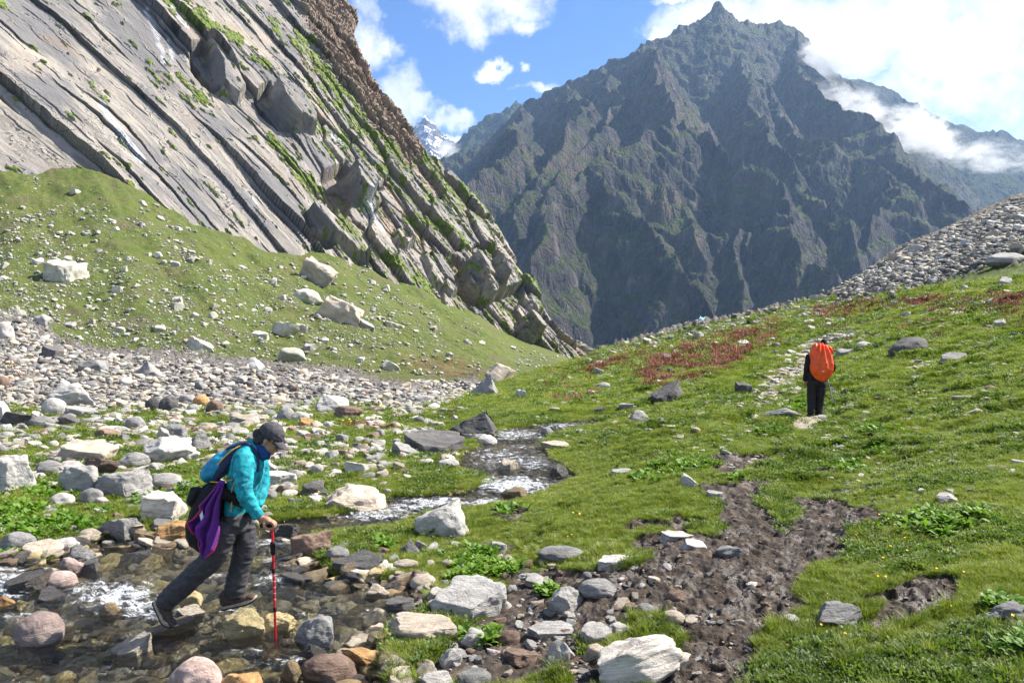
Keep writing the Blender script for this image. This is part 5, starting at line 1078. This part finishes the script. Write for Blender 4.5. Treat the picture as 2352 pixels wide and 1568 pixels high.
def tube(st, nseg=20, cap=True):
    """st: list of (point, in-plane radius, depth radius): a lofted limb; depth axis is world y"""
    P_ = np.array([s[0] for s in st], float); R1 = np.array([s[1] for s in st]); R2 = np.array([s[2] for s in st]); n = len(P_)
    # resample smoothly
    t = np.arange(n); tt = np.linspace(0, n - 1, (n - 1) * 5 + 1)
    def cr(A):
        A = np.atleast_2d(A.T).T if A.ndim == 1 else A; out = []
        for q in tt:
            i = min(int(q), n - 2); f = q - i; p0 = A[max(i - 1, 0)]; p1 = A[i]; p2 = A[i + 1]; p3 = A[min(i + 2, n - 1)]
            out.append(0.5 * ((2 * p1) + (-p0 + p2) * f + (2 * p0 - 5 * p1 + 4 * p2 - p3) * f * f + (-p0 + 3 * p1 - 3 * p2 + p3) * f ** 3))
        return np.array(out)
    C_ = cr(P_); a1 = cr(R1[:, None])[:, 0]; a2 = cr(R2[:, None])[:, 0]; T = np.gradient(C_, axis=0); T /= np.linalg.norm(T, axis=1)[:, None]
    V = []; Fq = []
    for k in range(len(C_)):
        d = np.array([0, 1.0, 0]); d = d - T[k] * (d @ T[k]); 
        if np.linalg.norm(d) < 0.15: d = np.array([0, 0, 1.0]) - T[k] * T[k][2]
        d /= np.linalg.norm(d); s = np.cross(d, T[k])
        for j in range(nseg):
            a = 2 * math.pi * j / nseg; V.append(C_[k] + s * math.cos(a) * a1[k] + d * math.sin(a) * a2[k])
    m = len(C_)
    for k in range(m - 1):
        for j in range(nseg): Fq.append((k * nseg + j, k * nseg + (j + 1) % nseg, (k + 1) * nseg + (j + 1) % nseg, (k + 1) * nseg + j))
    if cap:
        for k, c, o in ((0, C_[0] - T[0] * min(a1[0], a2[0]) * .5, 1), (m - 1, C_[-1] + T[-1] * min(a1[-1], a2[-1]) * .5, 0)):
            V.append(c); ci = len(V) - 1
            for j in range(nseg):
                q = (k * nseg + j, k * nseg + (j + 1) % nseg); Fq.append((q[1], q[0], ci, ci) if o else (q[0], q[1], ci, ci))
    return np.array(V), Fq
def ell(c, ax, r, sub=3):
    """ellipsoid at c with unit axes ax (3x3 rows) and radii r"""
    V, Fc = ico(sub); V = (V * np.asarray(r)) @ np.asarray(ax) + np.asarray(c); return V, [tuple(f) + (f[2],) for f in Fc]
def raw(name, parts, mats, smooth=True):
    bm = bmesh.new()
    for V, Fq in parts:
        vs = [bm.verts.new(p) for p in V]
        for f in Fq:
            ff = list(dict.fromkeys(f))
            try: bm.faces.new([vs[i] for i in ff])
            except ValueError: pass
    bmesh.ops.recalc_face_normals(bm, faces=bm.faces)
    me = bpy.data.meshes.new(name); bm.to_mesh(me); bm.free()
    for p in me.polygons: p.use_smooth = smooth
    for m in mats: me.materials.append(m)
    return me
def put(name, me, parent=None, label=None):
    o = bpy.data.objects.new(name, me); COL.objects.link(o)
    if parent is not None: o.parent = parent; o.matrix_parent_inverse = Matrix.Translation(-parent.location)
    if label: o['label'] = label
    return o
def fuse(name, parts, mats, voxel=0.008, it=6, disp=None, parent=None, label=None, smooth_f=0.6):
    me = raw(name, parts, []); o = bpy.data.objects.new(name, me); COL.objects.link(o)
    r = o.modifiers.new('r', 'REMESH'); r.mode = 'VOXEL'; r.voxel_size = voxel; s = o.modifiers.new('s', 'SMOOTH'); s.iterations = it; s.factor = smooth_f
    dg = bpy.context.evaluated_depsgraph_get(); ev = bpy.data.meshes.new_from_object(o.evaluated_get(dg)); bpy.data.objects.remove(o)
    n = len(ev.vertices); V = np.empty(n * 3, np.float32); ev.vertices.foreach_get('co', V); V = V.reshape(-1, 3)
    if disp is not None:
        Nn = np.empty(n * 3, np.float32); ev.vertices.foreach_get('normal', Nn); V = V + Nn.reshape(-1, 3) * disp(V)[:, None]; ev.vertices.foreach_set('co', V.astype(np.float32).ravel()); ev.update()
    for p in ev.polygons: p.use_smooth = True
    for m in mats: ev.materials.append(m)
    ev.name = name
    return put(name, ev, parent, label)
def wrink(amp, sc, dirn=(0.3, 1, 1), seed=0):
    d = np.array(dirn)
    def f(V): Q = V * sc * d; n = per3(Q[:, 0] + seed, Q[:, 1], Q[:, 2]); return amp * (1 - 2.4 * np.abs(n)) + amp * 0.5 * per3(Q[:, 0] * 2.3, Q[:, 1] * 2.3 + seed, Q[:, 2] * 2.3)
    return f
def root(name, loc, label, cat, group=None):
    o = bpy.data.objects.new(name, None); COL.objects.link(o); o.location = loc; o.empty_display_size = 0.2; tag(o, label, cat, group); return o

# ---- near hiker
YW = 6.62; KW = 0.3689 / F0 * YW            # metres per unit of the drawing grid
def Wp(cx, cy, dy=0.0):
    u = 272.2 + cx * 0.3689; v = 918.8 + cy * 0.3689; return np.array([(u - U0) / F0 * YW, YW + dy, (V0 - v) / F0 * YW])
def st(l): return [(Wp(a, b, d), r * KW, rd) for a, b, d, r, rd in l]
hiker = root('person', tuple(Wp(690, 1330)), 'person in turquoise shirt and dark cap crossing the stream with a red pole', 'person')
hf = np.array([0.87, 0, -0.50]); hu = np.array([0.50, 0, 0.87]); hs = np.array([0, -1.0, 0]); HC = Wp(945, 243)   # head frame: face, up, towards the camera
HA = np.array([hf, hs, hu])
def Hp(f, s, u): return HC + hf * f + hs * s + hu * u
head = [ell(Hp(-.008, 0, .022), HA, (.094, .074, .098)), ell(Hp(.030, 0, -.050), HA, (.056, .056, .058)), ell(Hp(.062, 0, -.088), HA, (.024, .024, .018)), ell(Hp(.080, 0, -.052), HA, (.014, .022, .016)),
        tube([(Hp(.080, 0, .020), .010, .011), (Hp(.094, 0, -.005), .012, .013), (Hp(.099, 0, -.022), .013, .017), (Hp(.086, 0, -.030), .010, .014)], 12), ell(Hp(.078, 0, .032), HA, (.014, .05, .014)),
        ell(Hp(.055, .035, -.025), HA, (.028, .022, .028)), ell(Hp(.055, -.035, -.025), HA, (.028, .022, .028)),
        ell(Hp(-.012, .076, -.012), HA, (.017, .009, .030)), ell(Hp(-.012, -.076, -.012), HA, (.017, .009, .030)), ell(Hp(-.012, .079, -.036), HA, (.009, .007, .010)),
        tube([(Hp(-.030, 0, -.03), .055, .055), (Wp(890, 300), .052, .055), (Wp(855, 320), .060, .065)], 16)]
body = head + [tube(st([(740, 720, 0, 50, .12), (760, 600, 0, 66, .12), (790, 470, 0, 80, .14), (805, 370, 0, 78, .16), (835, 300, 0, 46, .10)])),
    tube(st([(815, 340, -.14, 42, .05), (822, 430, -.19, 42, .05), (838, 540, -.21, 36, .045), (872, 612, -.20, 30, .036), (925, 695, -.19, 22, .026), (945, 712, -.19, 22, .024)])),
    tube(st([(815, 340, .14, 42, .05), (835, 440, .17, 42, .05), (850, 540, .16, 36, .045), (852, 610, .10, 28, .034), (850, 672, .05, 22, .026)])), ell(Wp(850, 700, .04), np.eye(3), (.03, .035, .03)),
    tube(st([(740, 720, .07, 52, .065), (758, 850, .09, 50, .06), (758, 945, .09, 44, .052), (725, 1080, .09, 36, .045), (700, 1220, .09, 26, .034), (705, 1275, .09, 26, .03)])),
    tube(st([(715, 730, -.07, 52, .065), (665, 840, -.09, 52, .065), (603, 985, -.09, 44, .052), (460, 1115, -.09, 36, .045), (320, 1250, -.09, 28, .034), (290, 1270, -.09, 24, .03)])),
    # right hand closed on the pole's handle: palm, four curled fingers, thumb
    tube(st([(935, 702, -.19, 20, .020), (962, 712, -.19, 25, .030), (985, 722, -.19, 22, .034)]), 14)]
for k, dd in enumerate((-.222, -.202, -.182, -.163)):
    r = (9.5, 10.5, 10, 9)[k] * 1.0; q = (0, 5, 4, -4)[k]
    body.append(tube(st([(980, 716, dd, r, .0095), (1004 + q, 722, dd, r, .0095), (1017 + q, 742, dd, r, .0092), (1006 + q, 760, dd, r * .9, .0085), (990, 757, dd, r * .8, .008)]), 10))
body.append(tube(st([(955, 722, -.215, 11, .011), (962, 745, -.228, 10.5, .011), (975, 757, -.226, 10, .010), (990, 764, -.215, 8.5, .009)]), 10))
fuse('body', body, [MT['skin']], 0.0052, 3, None, hiker)
fuse('hair', [ell(Hp(-.055, 0, -.018), HA, (.055, .070, .058)), ell(Hp(-.020, .066, .012), HA, (.042, .016, .022)), ell(Hp(-.020, -.066, .012), HA, (.042, .016, .022)), ell(Hp(-.100, .01, -.010), HA, (.044, .042, .046)), ell(Hp(-.070, .03, -.055), HA, (.036, .045, .040)), ell(Hp(-.078, 0, -.052), HA, (.030, .048, .028)), tube([(Hp(.045, .068, .016), .009, .006), (Hp(.052, .066, -.004), .006, .005)], 8)],
     [MT['hair']], 0.006, 2, wrink(.004, 60, (1, 1, .3)), hiker)
capV = ell(Hp(-.012, 0, .040), HA, (.106, .086, .098)); cv_ = capV[0]; rel = (cv_ - HC) @ hu; cut = 0.024; cv_[:] = cv_ - np.outer(np.minimum(rel - cut, 0), hu)
cap_o = fuse('cap', [(cv_, capV[1])], [MT['cap']], 0.005, 2, wrink(.004, 22, (1, .4, 1)), hiker)
bv_, bf_ = [], []
for i in range(9):
    for j in range(13):
        t = i / 8; s = (j - 6) / 6; w_ = 0.078 - 0.012 * t; f_ = 0.074 * math.sqrt(max(0, 1 - (s * .98) ** 2 * .75)) + 0.01 + t * 0.088 * math.sqrt(max(0.0, 1 - (s ** 2) * .85)); bv_.append(Hp(f_, s * w_, .034 - t * .034 - .022 * s * s))
for i in range(8):
    for j in range(12): bf_.append((i * 13 + j, i * 13 + j + 1, (i + 1) * 13 + j + 1, (i + 1) * 13 + j))
bo = put('brim', raw('brim', [(np.array(bv_), bf_)], [MT['cap']]), cap_o); bo.matrix_parent_inverse = Matrix.Identity(4); sm_ = bo.modifiers.new('t', 'SOLIDIFY'); sm_.thickness = .005
fuse('sunglasses', [ell(Hp(.083, .034, .004), HA, (.009, .026, .017)), ell(Hp(.083, -.034, .004), HA, (.009, .026, .017)), tube([(Hp(.080, .060, .008), .004, .003), (Hp(.03, .076, .004), .004, .003), (Hp(-.005, .080, .004), .004, .003)], 8)], [MT['glass']], 0.004, 1, None, hiker)
fuse('lips', [ell(Hp(.092, 0, -.046), HA, (.006, .018, .004)), ell(Hp(.091, 0, -.055), HA, (.006, .016, .005))], [MT['lips']], 0.003, 1, None, hiker)
fuse('neck_gaiter', [tube([(Wp(925, 345) , .060, .062), (Wp(900, 318), .062, .068), (Wp(878, 292), .060, .070), (Wp(862, 268), .056, .066)], 22)], [MT['blue']], 0.006, 2, wrink(.006, 26, (1, .3, 2)), hiker)
shirt = [tube(st([(735, 712, 0, 66, .150), (742, 650, 0, 72, .150), (765, 570, 0, 88, .150), (790, 480, 0, 102, .165), (802, 400, 0, 100, .185), (815, 340, 0, 84, .19), (838, 295, 0, 60, .13), (862, 272, 0, 44, .080)])),
    tube(st([(800, 330, -.12, 56, .07), (822, 360, -.16, 60, .072), (826, 440, -.195, 57, .064), (838, 540, -.215, 50, .058), (872, 612, -.205, 43, .048), (900, 660, -.195, 36, .042), (918, 690, -.19, 34, .038)])),
    tube(st([(800, 330, .12, 56, .07), (825, 360, .15, 58, .070), (842, 440, .17, 54, .060), (856, 540, .16, 46, .055), (856, 610, .10, 40, .044), (851, 665, .05, 32, .036)]))]
fuse('shirt', shirt, [MT['shirt']], 0.0075, 4, wrink(.0065, 13, (.8, 1, 1.5), 3), hiker)
fuse('shirt_collar', [tube([(Wp(892, 352, -.035), .012, .02), (Wp(897, 420, -.045), .010, .02), (Wp(893, 500, -.05), .008, .018)], 10)], [MT['shirt']], 0.005, 2, None, hiker)
def leg_f(d): return d
pants = [tube(st([(735, 700, 0, 66, .150), (738, 735, 0, 72, .155), (740, 790, .02, 72, .13)])),
    tube(st([(752, 740, .08, 64, .085), (758, 820, .09, 68, .088), (760, 900, .09, 68, .086), (758, 960, .09, 66, .082), (738, 1040, .09, 60, .078), (715, 1130, .09, 62, .076), (703, 1205, .09, 62, .076), (700, 1238, .09, 58, .072)])),
    tube(st([(705, 750, -.08, 70, .085), (668, 840, -.09, 76, .090), (625, 930, -.09, 74, .088), (590, 985, -.09, 68, .084), (520, 1048, -.09, 64, .080), (440, 1125, -.09, 62, .078), (360, 1195, -.09, 60, .076), (318, 1240, -.09, 55, .072)]))]
fuse('trousers', pants, [MT['pants']], 0.0075, 4, wrink(.0095, 11, (1, .6, 1.6), 7), hiker)
fuse('waist_belt', [tube(st([(700, 590, 0, 20, .165), (765, 620, 0, 24, .170), (815, 640, 0, 20, .14)]) , 16)], [MT['black']], 0.008, 2, None, hiker)
fuse('waist_pouch', [ell(Wp(838, 690, -.04), np.eye(3), (.040, .06, .030))], [MT['black']], 0.006, 1, wrink(.004, 25), hiker)
fuse('jacket', [tube(st([(655, 545, 0, 60, .16), (600, 600, -.03, 84, .17), (575, 690, -.04, 98, .16), (558, 780, -.04, 112, .15), (556, 850, -.04, 100, .14), (560, 905, -.04, 62, .11)])), tube(st([(520, 545, -.1, 34, .06), (500, 600, -.1, 32, .06), (520, 640, -.1, 26, .05)])), tube(st([(640, 540, -.15, 30, .03), (720, 560, -.17, 26, .03), (790, 600, -.15, 22, .03)]))],
     [MT['black']], 0.009, 4, wrink(.016, 9, (1.4, .8, .8), 11), hiker, 'black jacket tied round the waist')
def shoe(heel, toe, up, dy, bend=0.0, h=0.085):
    heel = np.array(heel); toe = np.array(toe); L = toe - heel; Ln = np.linalg.norm(L); f = L / Ln; up = np.array(up, float); up -= f * (up @ f); up /= np.linalg.norm(up); sd_ = np.cross(up, f); ax = np.array([f, sd_, up])
    def q(a, s, z):  # along the foot, sideways, above the sole; the toe end bends up
        b = max(0, a - .68) * bend; return heel + f * Ln * a + sd_ * s + up * (z + b * Ln * max(0, a - .68) * 3)
    upper = [ell(q(.17, 0, .050), ax, (.050, .040, .050)), ell(q(.40, 0, .045), ax, (.075, .040, .045)), ell(q(.62, .0, .034), ax, (.065, .045, .034)), ell(q(.84, 0, .026), ax, (.045, .043, .028)),
             tube([(q(.20, 0, .04), .050, .044), (q(.20, 0, .085), .050, .044), (q(.17, 0, .120), .052, .046)], 16)]
    u = fuse('boot', upper, [MT['boot']], 0.0055, 3, wrink(.003, 30), hiker)
    def plate(z0, z1, g_):
        V = []; n = 26
        for z in (z0, z1):
            for k in range(n):
                a = 2 * math.pi * k / n; x = .5 + .5 * math.cos(a) * 1.0; w = (.047 if x > .5 else .038) * abs(math.sin(a)) ** .7 * (1 if math.sin(a) >= 0 else -1); V.append(q(-.01 + x * 1.02, w * g_, z))
        Fq = [(k, (k + 1) % n, n + (k + 1) % n, n + k) for k in range(n)]; return np.array(V), Fq + [tuple(range(n)), tuple(range(n, 2 * n))]
    for nm, z0, z1, g_, m in (('sole', -.004, .016, 1.06, 'sole'), ('tread', -.016, -.003, 1.03, 'tread')):
        o = put(nm, raw(nm, [plate(z0, z1, g_)], [MT[m]], False), u); o.matrix_parent_inverse = Matrix.Identity(4)
    for k in range(4):
        a = .34 + .075 * k; zt = .092 - .013 * k
    lc = put('laces', raw('laces', [tube([(q(.30 + .07 * k, -.028, .080 - .010 * k), .0035, .0035), (q(.33 + .07 * k, 0, .094 - .013 * k), .0035, .0035), (q(.30 + .07 * k, .028, .080 - .010 * k), .0035, .0035)], 6) for k in range(4)], [MT['lace']]), u); lc.matrix_parent_inverse = Matrix.Identity(4)
    return u
shoe(Wp(617, 1318, .09), Wp(842, 1262, .09), (0.15, 0, 1), 0, 0.25)
shoe(Wp(252, 1228, -.09), Wp(348, 1405, -.09), (1, 0, .45), 0, 0.9)
# small pack on her back
pk = root('backpack', tuple(Wp(640, 500)), 'small teal and navy backpack with yellow piping on the near hiker', 'backpack')
pax = np.array([[0.78, 0, 0.62], [0, 1, 0], [-0.62, 0, 0.78]])
pb_ = fuse('bag', [ell(Wp(640, 400), pax, (.165, .135, .085)), ell(Wp(590, 445), pax, (.09, .145, .075)), ell(Wp(720, 320), pax, (.10, .10, .055))], [MT['teal']], 0.008, 4, wrink(.009, 12, (1, 1, 1), 5), pk)
fuse('side_panel', [tube([(Wp(775, 280, -.095), .022, .012), (Wp(715, 352, -.120), .034, .016), (Wp(668, 425, -.128), .034, .016), (Wp(622, 492, -.115), .022, .012)], 14)], [MT['navy']], 0.006, 2, None, pk)
fuse('top_panel', [tube([(Wp(785, 268, 0), .020, .085), (Wp(735, 280, 0), .022, .095), (Wp(690, 300, 0), .016, .09)], 14)], [MT['navy']], 0.006, 2, None, pk)
for nm, pts, r, m in (('piping', [(790, 270, -.10), (740, 298, -.125), (690, 345, -.135), (655, 385, -.138)], .0055, 'yellow'), ('piping', [(605, 490, -.125), (680, 488, -.150), (755, 470, -.170)], .005, 'yellow'), ('cord', [(768, 482, -.178), (752, 540, -.182), (752, 610, -.180), (746, 665, -.176)], .0045, 'yellow'),
                      ('shoulder_strap', [(780, 268, -.09), (828, 262, -.10), (868, 300, -.10), (888, 360, -.09), (890, 430, -.10)], .014, 'navy')):
    put(nm, raw(nm, [tube([(Wp(*p), r, r * .8) for p in pts], 10)], [MT[m]]), pk)
# towel tied to the strap
tw = root('towel', tuple(Wp(700, 480, -.2)), 'purple microfibre towel with a red hem tied to the pack strap', 'towel')
le = [(688, 478), (660, 520), (612, 580), (582, 612), (588, 640), (548, 690), (512, 712), (530, 768), (572, 800), (566, 860), (598, 932)]
re_ = [(722, 484), (712, 530), (698, 580), (690, 640), (684, 700), (684, 760), (680, 800), (668, 850), (654, 892), (640, 905), (606, 934)]
ns, ntw = 22, 60; V = []; 
for i in range(ntw):
    t = i / (ntw - 1) * (len(le) - 1); k = min(int(t), len(le) - 2); f = t - k; L_ = np.array(le[k]) * (1 - f) + np.array(le[k + 1]) * f; R_ = np.array(re_[k]) * (1 - f) + np.array(re_[k + 1]) * f
    for j in range(ns):
        s = j / (ns - 1); p = L_ * (1 - s) + R_ * s; wdt = abs(R_[0] - L_[0]) / 120; V.append(Wp(p[0], p[1], -.235 - .040 * wdt * math.sin(s * 15 + t * .35) - .03 * math.sin(s * 3.1)))
Fq = [(i * ns + j, i * ns + j + 1, (i + 1) * ns + j + 1, (i + 1) * ns + j) for i in range(ntw - 1) for j in range(ns - 1)]
to = put('towel_cloth', raw('towel_cloth', [(np.array(V), Fq)], [MT['purple']]), tw); md = to.modifiers.new('t', 'SOLIDIFY'); md.thickness = .004
V = np.array(V).reshape(ntw, ns, 3); hem = [(V[i, 0] + [0, -.003, 0], .0042, .0035) for i in range(0, ntw, 3)]; hem2 = [(V[i, -1] + [0, -.003, 0], .0036, .003) for i in range(30, ntw, 3)]
put('hem', raw('hem', [tube(hem, 8), tube(hem2, 8)], [MT['red']]), tw); put('knot', raw('knot', [ell(Wp(705, 478, -.235), np.eye(3), (.030, .022, .016))], [MT['purple']]), tw)
cl = [Wp(578, 655, -.262), Wp(598, 640, -.262), Wp(606, 690, -.262), Wp(590, 706, -.262)]; put('care_label', raw('care_label', [(np.array(cl + [c + [0, .002, 0] for c in cl]), [(0, 1, 2, 3), (4, 5, 6, 7), (0, 1, 5, 4), (1, 2, 6, 5), (2, 3, 7, 6), (3, 0, 4, 7)])], [MT['white']], False), tw)
# her pole
pl = root('trekking_pole', tuple(Wp(1025, 1560, -.19)), 'red trekking pole with a black handle planted in the stream', 'pole')
def rod(nm, pts, r, m, n=12): return put(nm, raw(nm, [tube([(Wp(a, b, -.19), rr * KW, rr * KW) for (a, b), rr in zip(pts, r)], n)], [MT[m]]), pl)
rod('shaft', [(1000, 765), (1003, 850), (1008, 1000), (1012, 1130), (1018, 1340), (1022, 1500)], [9, 9, 8.5, 8, 7.5, 7], 'pole')
rod('handle', [(928, 742), (950, 748), (985, 752), (1015, 748), (1030, 742)], [10, 12, 13, 12, 9], 'black'); rod('foam_grip', [(1002, 846), (1003, 870), (1005, 918)], [15, 16, 15], 'black')
rod('lock_collar', [(1007, 1005), (1008, 1030)], [12, 12], 'black'); rod('lock_collar', [(1015, 1240), (1016, 1262)], [11, 11], 'black'); rod('tip', [(1022, 1496), (1024, 1560), (1026, 1600)], [8, 7, 3], 'black')
put('wrist_strap', raw('wrist_strap', [tube([(Wp(1018, 850, -.20), .004, .010), (Wp(1030, 905, -.205), .003, .010), (Wp(1018, 960, -.205), .003, .010)], 8), tube([(Wp(1004, 960, -.20), .003, .008), (Wp(988, 1030, -.205), .003, .008)], 8)], [MT['black']]), pl)
for k in range(16): a = 1050 + k * 11.5; 
put('scale_marks', raw('scale_marks', [tube([(Wp(1010 + k * .40, 1045 + k * 12, -.19) + np.array([0, 0, .0007]), 8.7 * KW, 8.7 * KW), (Wp(1010 + k * .40, 1045 + k * 12, -.19) - np.array([0, 0, .0007]), 8.9 * KW, 8.9 * KW)], 10) for k in range(0, 15, 3)], [MT['white']]), pl)

# ---- far hiker
YF = 18.4; KF = 0.19527 / F0 * YF
def Fp(cx, cy, dy=0.0):
    u = 1769.4 + cx * 0.19527; v = 714.6 + cy * 0.19527; return np.array([(u - U0) / F0 * YF, YF + dy, (V0 - v) / F0 * YF])
def sf(l): return [(Fp(a, b, d), r * KF, rd) for a, b, d, r, rd in l]
fh = root('person', tuple(Fp(520, 1270)), 'person in black seen from behind under an orange-covered pack on the path', 'person')
b2 = [ell(Fp(628, 405, .02), np.eye(3), (.072, .09, .11)), tube(sf([(628, 430, .02, 28, .055), (610, 480, 0, 34, .07)])), tube(sf([(545, 800, 0, 76, .10), (555, 700, 0, 70, .10), (575, 580, .0, 80, .10), (590, 500, 0, 70, .08)])),
      tube(sf([(475, 530, 0, 28, .05), (440, 640, 0, 26, .045), (432, 740, .03, 22, .04), (426, 810, .06, 17, .03), (424, 845, .08, 16, .03)])), tube(sf([(670, 530, 0, 28, .05), (718, 610, .02, 26, .045), (738, 690, .08, 22, .04), (712, 705, .2, 17, .03), (700, 712, .24, 16, .03)])),
      tube(sf([(495, 800, 0, 44, .08), (490, 950, 0, 38, .07), (478, 1080, -.06, 30, .055), (462, 1210, -.1, 22, .04)])), tube(sf([(600, 800, 0, 44, .08), (585, 950, 0, 38, .07), (575, 1090, .02, 30, .055), (562, 1250, 0, 22, .04)])),
      ell(Fp(424, 850, .08), np.eye(3), (.035, .03, .05))] + [tube(sf([(420 + 6 * k, 850, .06 + .02 * k, 4.5, .010), (417 + 6 * k, 880, .06 + .02 * k, 4, .009), (420 + 6 * k, 895, .05 + .02 * k, 3.5, .008)]), 8) for k in range(4)] + [tube(sf([(436, 845, .05, 5, .011), (444, 868, .04, 4, .010)]), 8)]
fuse('body', b2, [MT['skin']], 0.011, 3, None, fh)
hat = fuse('hat', [ell(Fp(632, 375, .02), np.eye(3), (.072, .085, .10)), tube(sf([(634, 400, .02, 34, .10), (634, 350, .02, 30, .085), (628, 338, .02, 20, .06)])), tube(sf([(600, 392, .02, 8, .03), (632, 384, .02, 14, .11), (664, 395, .02, 8, .03)]))], [MT['black']], 0.009, 2, None, fh)
fuse('jacket', [tube(sf([(545, 815, 0, 112, .15), (548, 740, 0, 108, .15), (565, 620, .02, 112, .15), (580, 520, .03, 100, .13), (605, 470, .03, 60, .10)])), tube(sf([(468, 520, 0, 42, .08), (438, 640, 0, 36, .07), (430, 740, .03, 32, .06), (425, 815, .06, 28, .05)])), tube(sf([(675, 520, 0, 42, .08), (722, 610, .02, 38, .07), (742, 680, .06, 34, .06), (720, 705, .15, 28, .055), (700, 712, .22, 24, .05)]))], [MT['black']], 0.012, 4, wrink(.012, 8), fh)
fuse('trousers', [tube(sf([(545, 790, 0, 104, .15), (545, 860, 0, 106, .15)])), tube(sf([(492, 830, 0, 58, .11), (486, 950, 0, 48, .10), (472, 1080, -.05, 40, .09), (460, 1195, -.1, 38, .085)])), tube(sf([(598, 830, 0, 60, .11), (592, 950, 0, 52, .10), (580, 1090, .02, 44, .09), (568, 1235, 0, 40, .09)]))], [MT['dkpants']], 0.012, 4, wrink(.013, 8), fh)
for cx_f, cy_f, d in ((460, 1222, -.1), (562, 1262, 0)):
    fuse('boot', [ell(Fp(cx_f, cy_f - 6, d), np.eye(3), (.052, .08, .05)), ell(Fp(cx_f, cy_f, d + .12), np.eye(3), (.05, .09, .035)), tube(sf([(cx_f, cy_f, d, 26, .055), (cx_f, cy_f - 40, d, 26, .055)]), 12)], [MT['black']], 0.010, 2, None, fh)
op = root('backpack', tuple(Fp(570, 780, -.2)), 'large backpack under a bright orange rain cover on the far hiker', 'backpack')
def fold(V): c_ = Fp(575, 430); dx = (V[:, 0] - c_[0]); dz = (c_[2] - V[:, 2]); a = np.arctan2(dx, dz + .25); return .030 * np.cos(a * 22) * np.exp(-dz / .35) + .016 * (1 - 2 * np.abs(per3(V[:, 0] * 7, V[:, 1] * 7, V[:, 2] * 3.5))) + .008 * per3(V[:, 0] * 20, V[:, 1] * 20, V[:, 2] * 20)
cv2 = fuse('rain_cover', [tube(sf([(585, 425, -.10, 62, .10), (572, 455, -.13, 100, .14), (568, 520, -.16, 124, .17), (568, 610, -.18, 126, .19), (570, 690, -.18, 120, .19), (572, 750, -.16, 96, .17), (575, 782, -.13, 55, .12)]), 28), ell(Fp(665, 455, -.12), np.eye(3), (.07, .10, .09))], [MT['orange']], 0.011, 4, fold, op)
lgv = [Fp(534, 688, -.385), Fp(546, 693, -.385), Fp(562, 688, -.385), Fp(556, 700, -.385), Fp(546, 703, -.385), Fp(540, 700, -.385)]; put('logo', raw('logo', [(np.array(lgv + [c + [0, .03, 0] for c in lgv]), [(0, 1, 2, 3, 4, 5)] + [(k, (k + 1) % 6, (k + 1) % 6 + 6, k + 6) for k in range(6)])], [MT['white']], False), op)
fp_ = root('trekking_pole', tuple(Fp(762, 1110, .1)), 'thin grey trekking pole held beside the far hiker', 'pole')
def rod2(nm, pts, r, m): return put(nm, raw(nm, [tube([(Fp(a, b, .24 - .14 * (b - 700) / 410), rr * KF, rr * KF) for (a, b), rr in zip(pts, r)], 8)], [MT[m]]), fp_)
rod2('handle', [(694, 690), (700, 760)], [9, 8], 'black'); rod2('shaft', [(700, 755), (735, 930), (760, 1085)], [8, 8, 7], 'steel'); rod2('tip', [(760, 1080), (764, 1118)], [5, 3], 'black')
# ------------------------------------------------------------------ haze: even air round the whole scene
def m_haze(g): return g.n('ShaderNodeVolumePrincipled', {'Color': (0.42, 0.64, 1.0, 1), 'Density': 0.000065, 'Anisotropy': 0.3})
M_haze = material('haze_volume', m_haze)
x0, x1, y0_, y1_, z0_, z1_ = -6000, 6500, -900, 6400, -420, 1300
hv = [(x, y, z) for z in (z0_, z1_) for y in (y0_, y1_) for x in (x0, x1)]
haze = mesh_np('haze', hv, [(0, 2, 3, 1), (4, 5, 7, 6), (0, 1, 5, 4), (1, 3, 7, 5), (3, 2, 6, 7), (2, 0, 4, 6)], [M_haze], smooth=False)
tag(haze, kind='stuff')
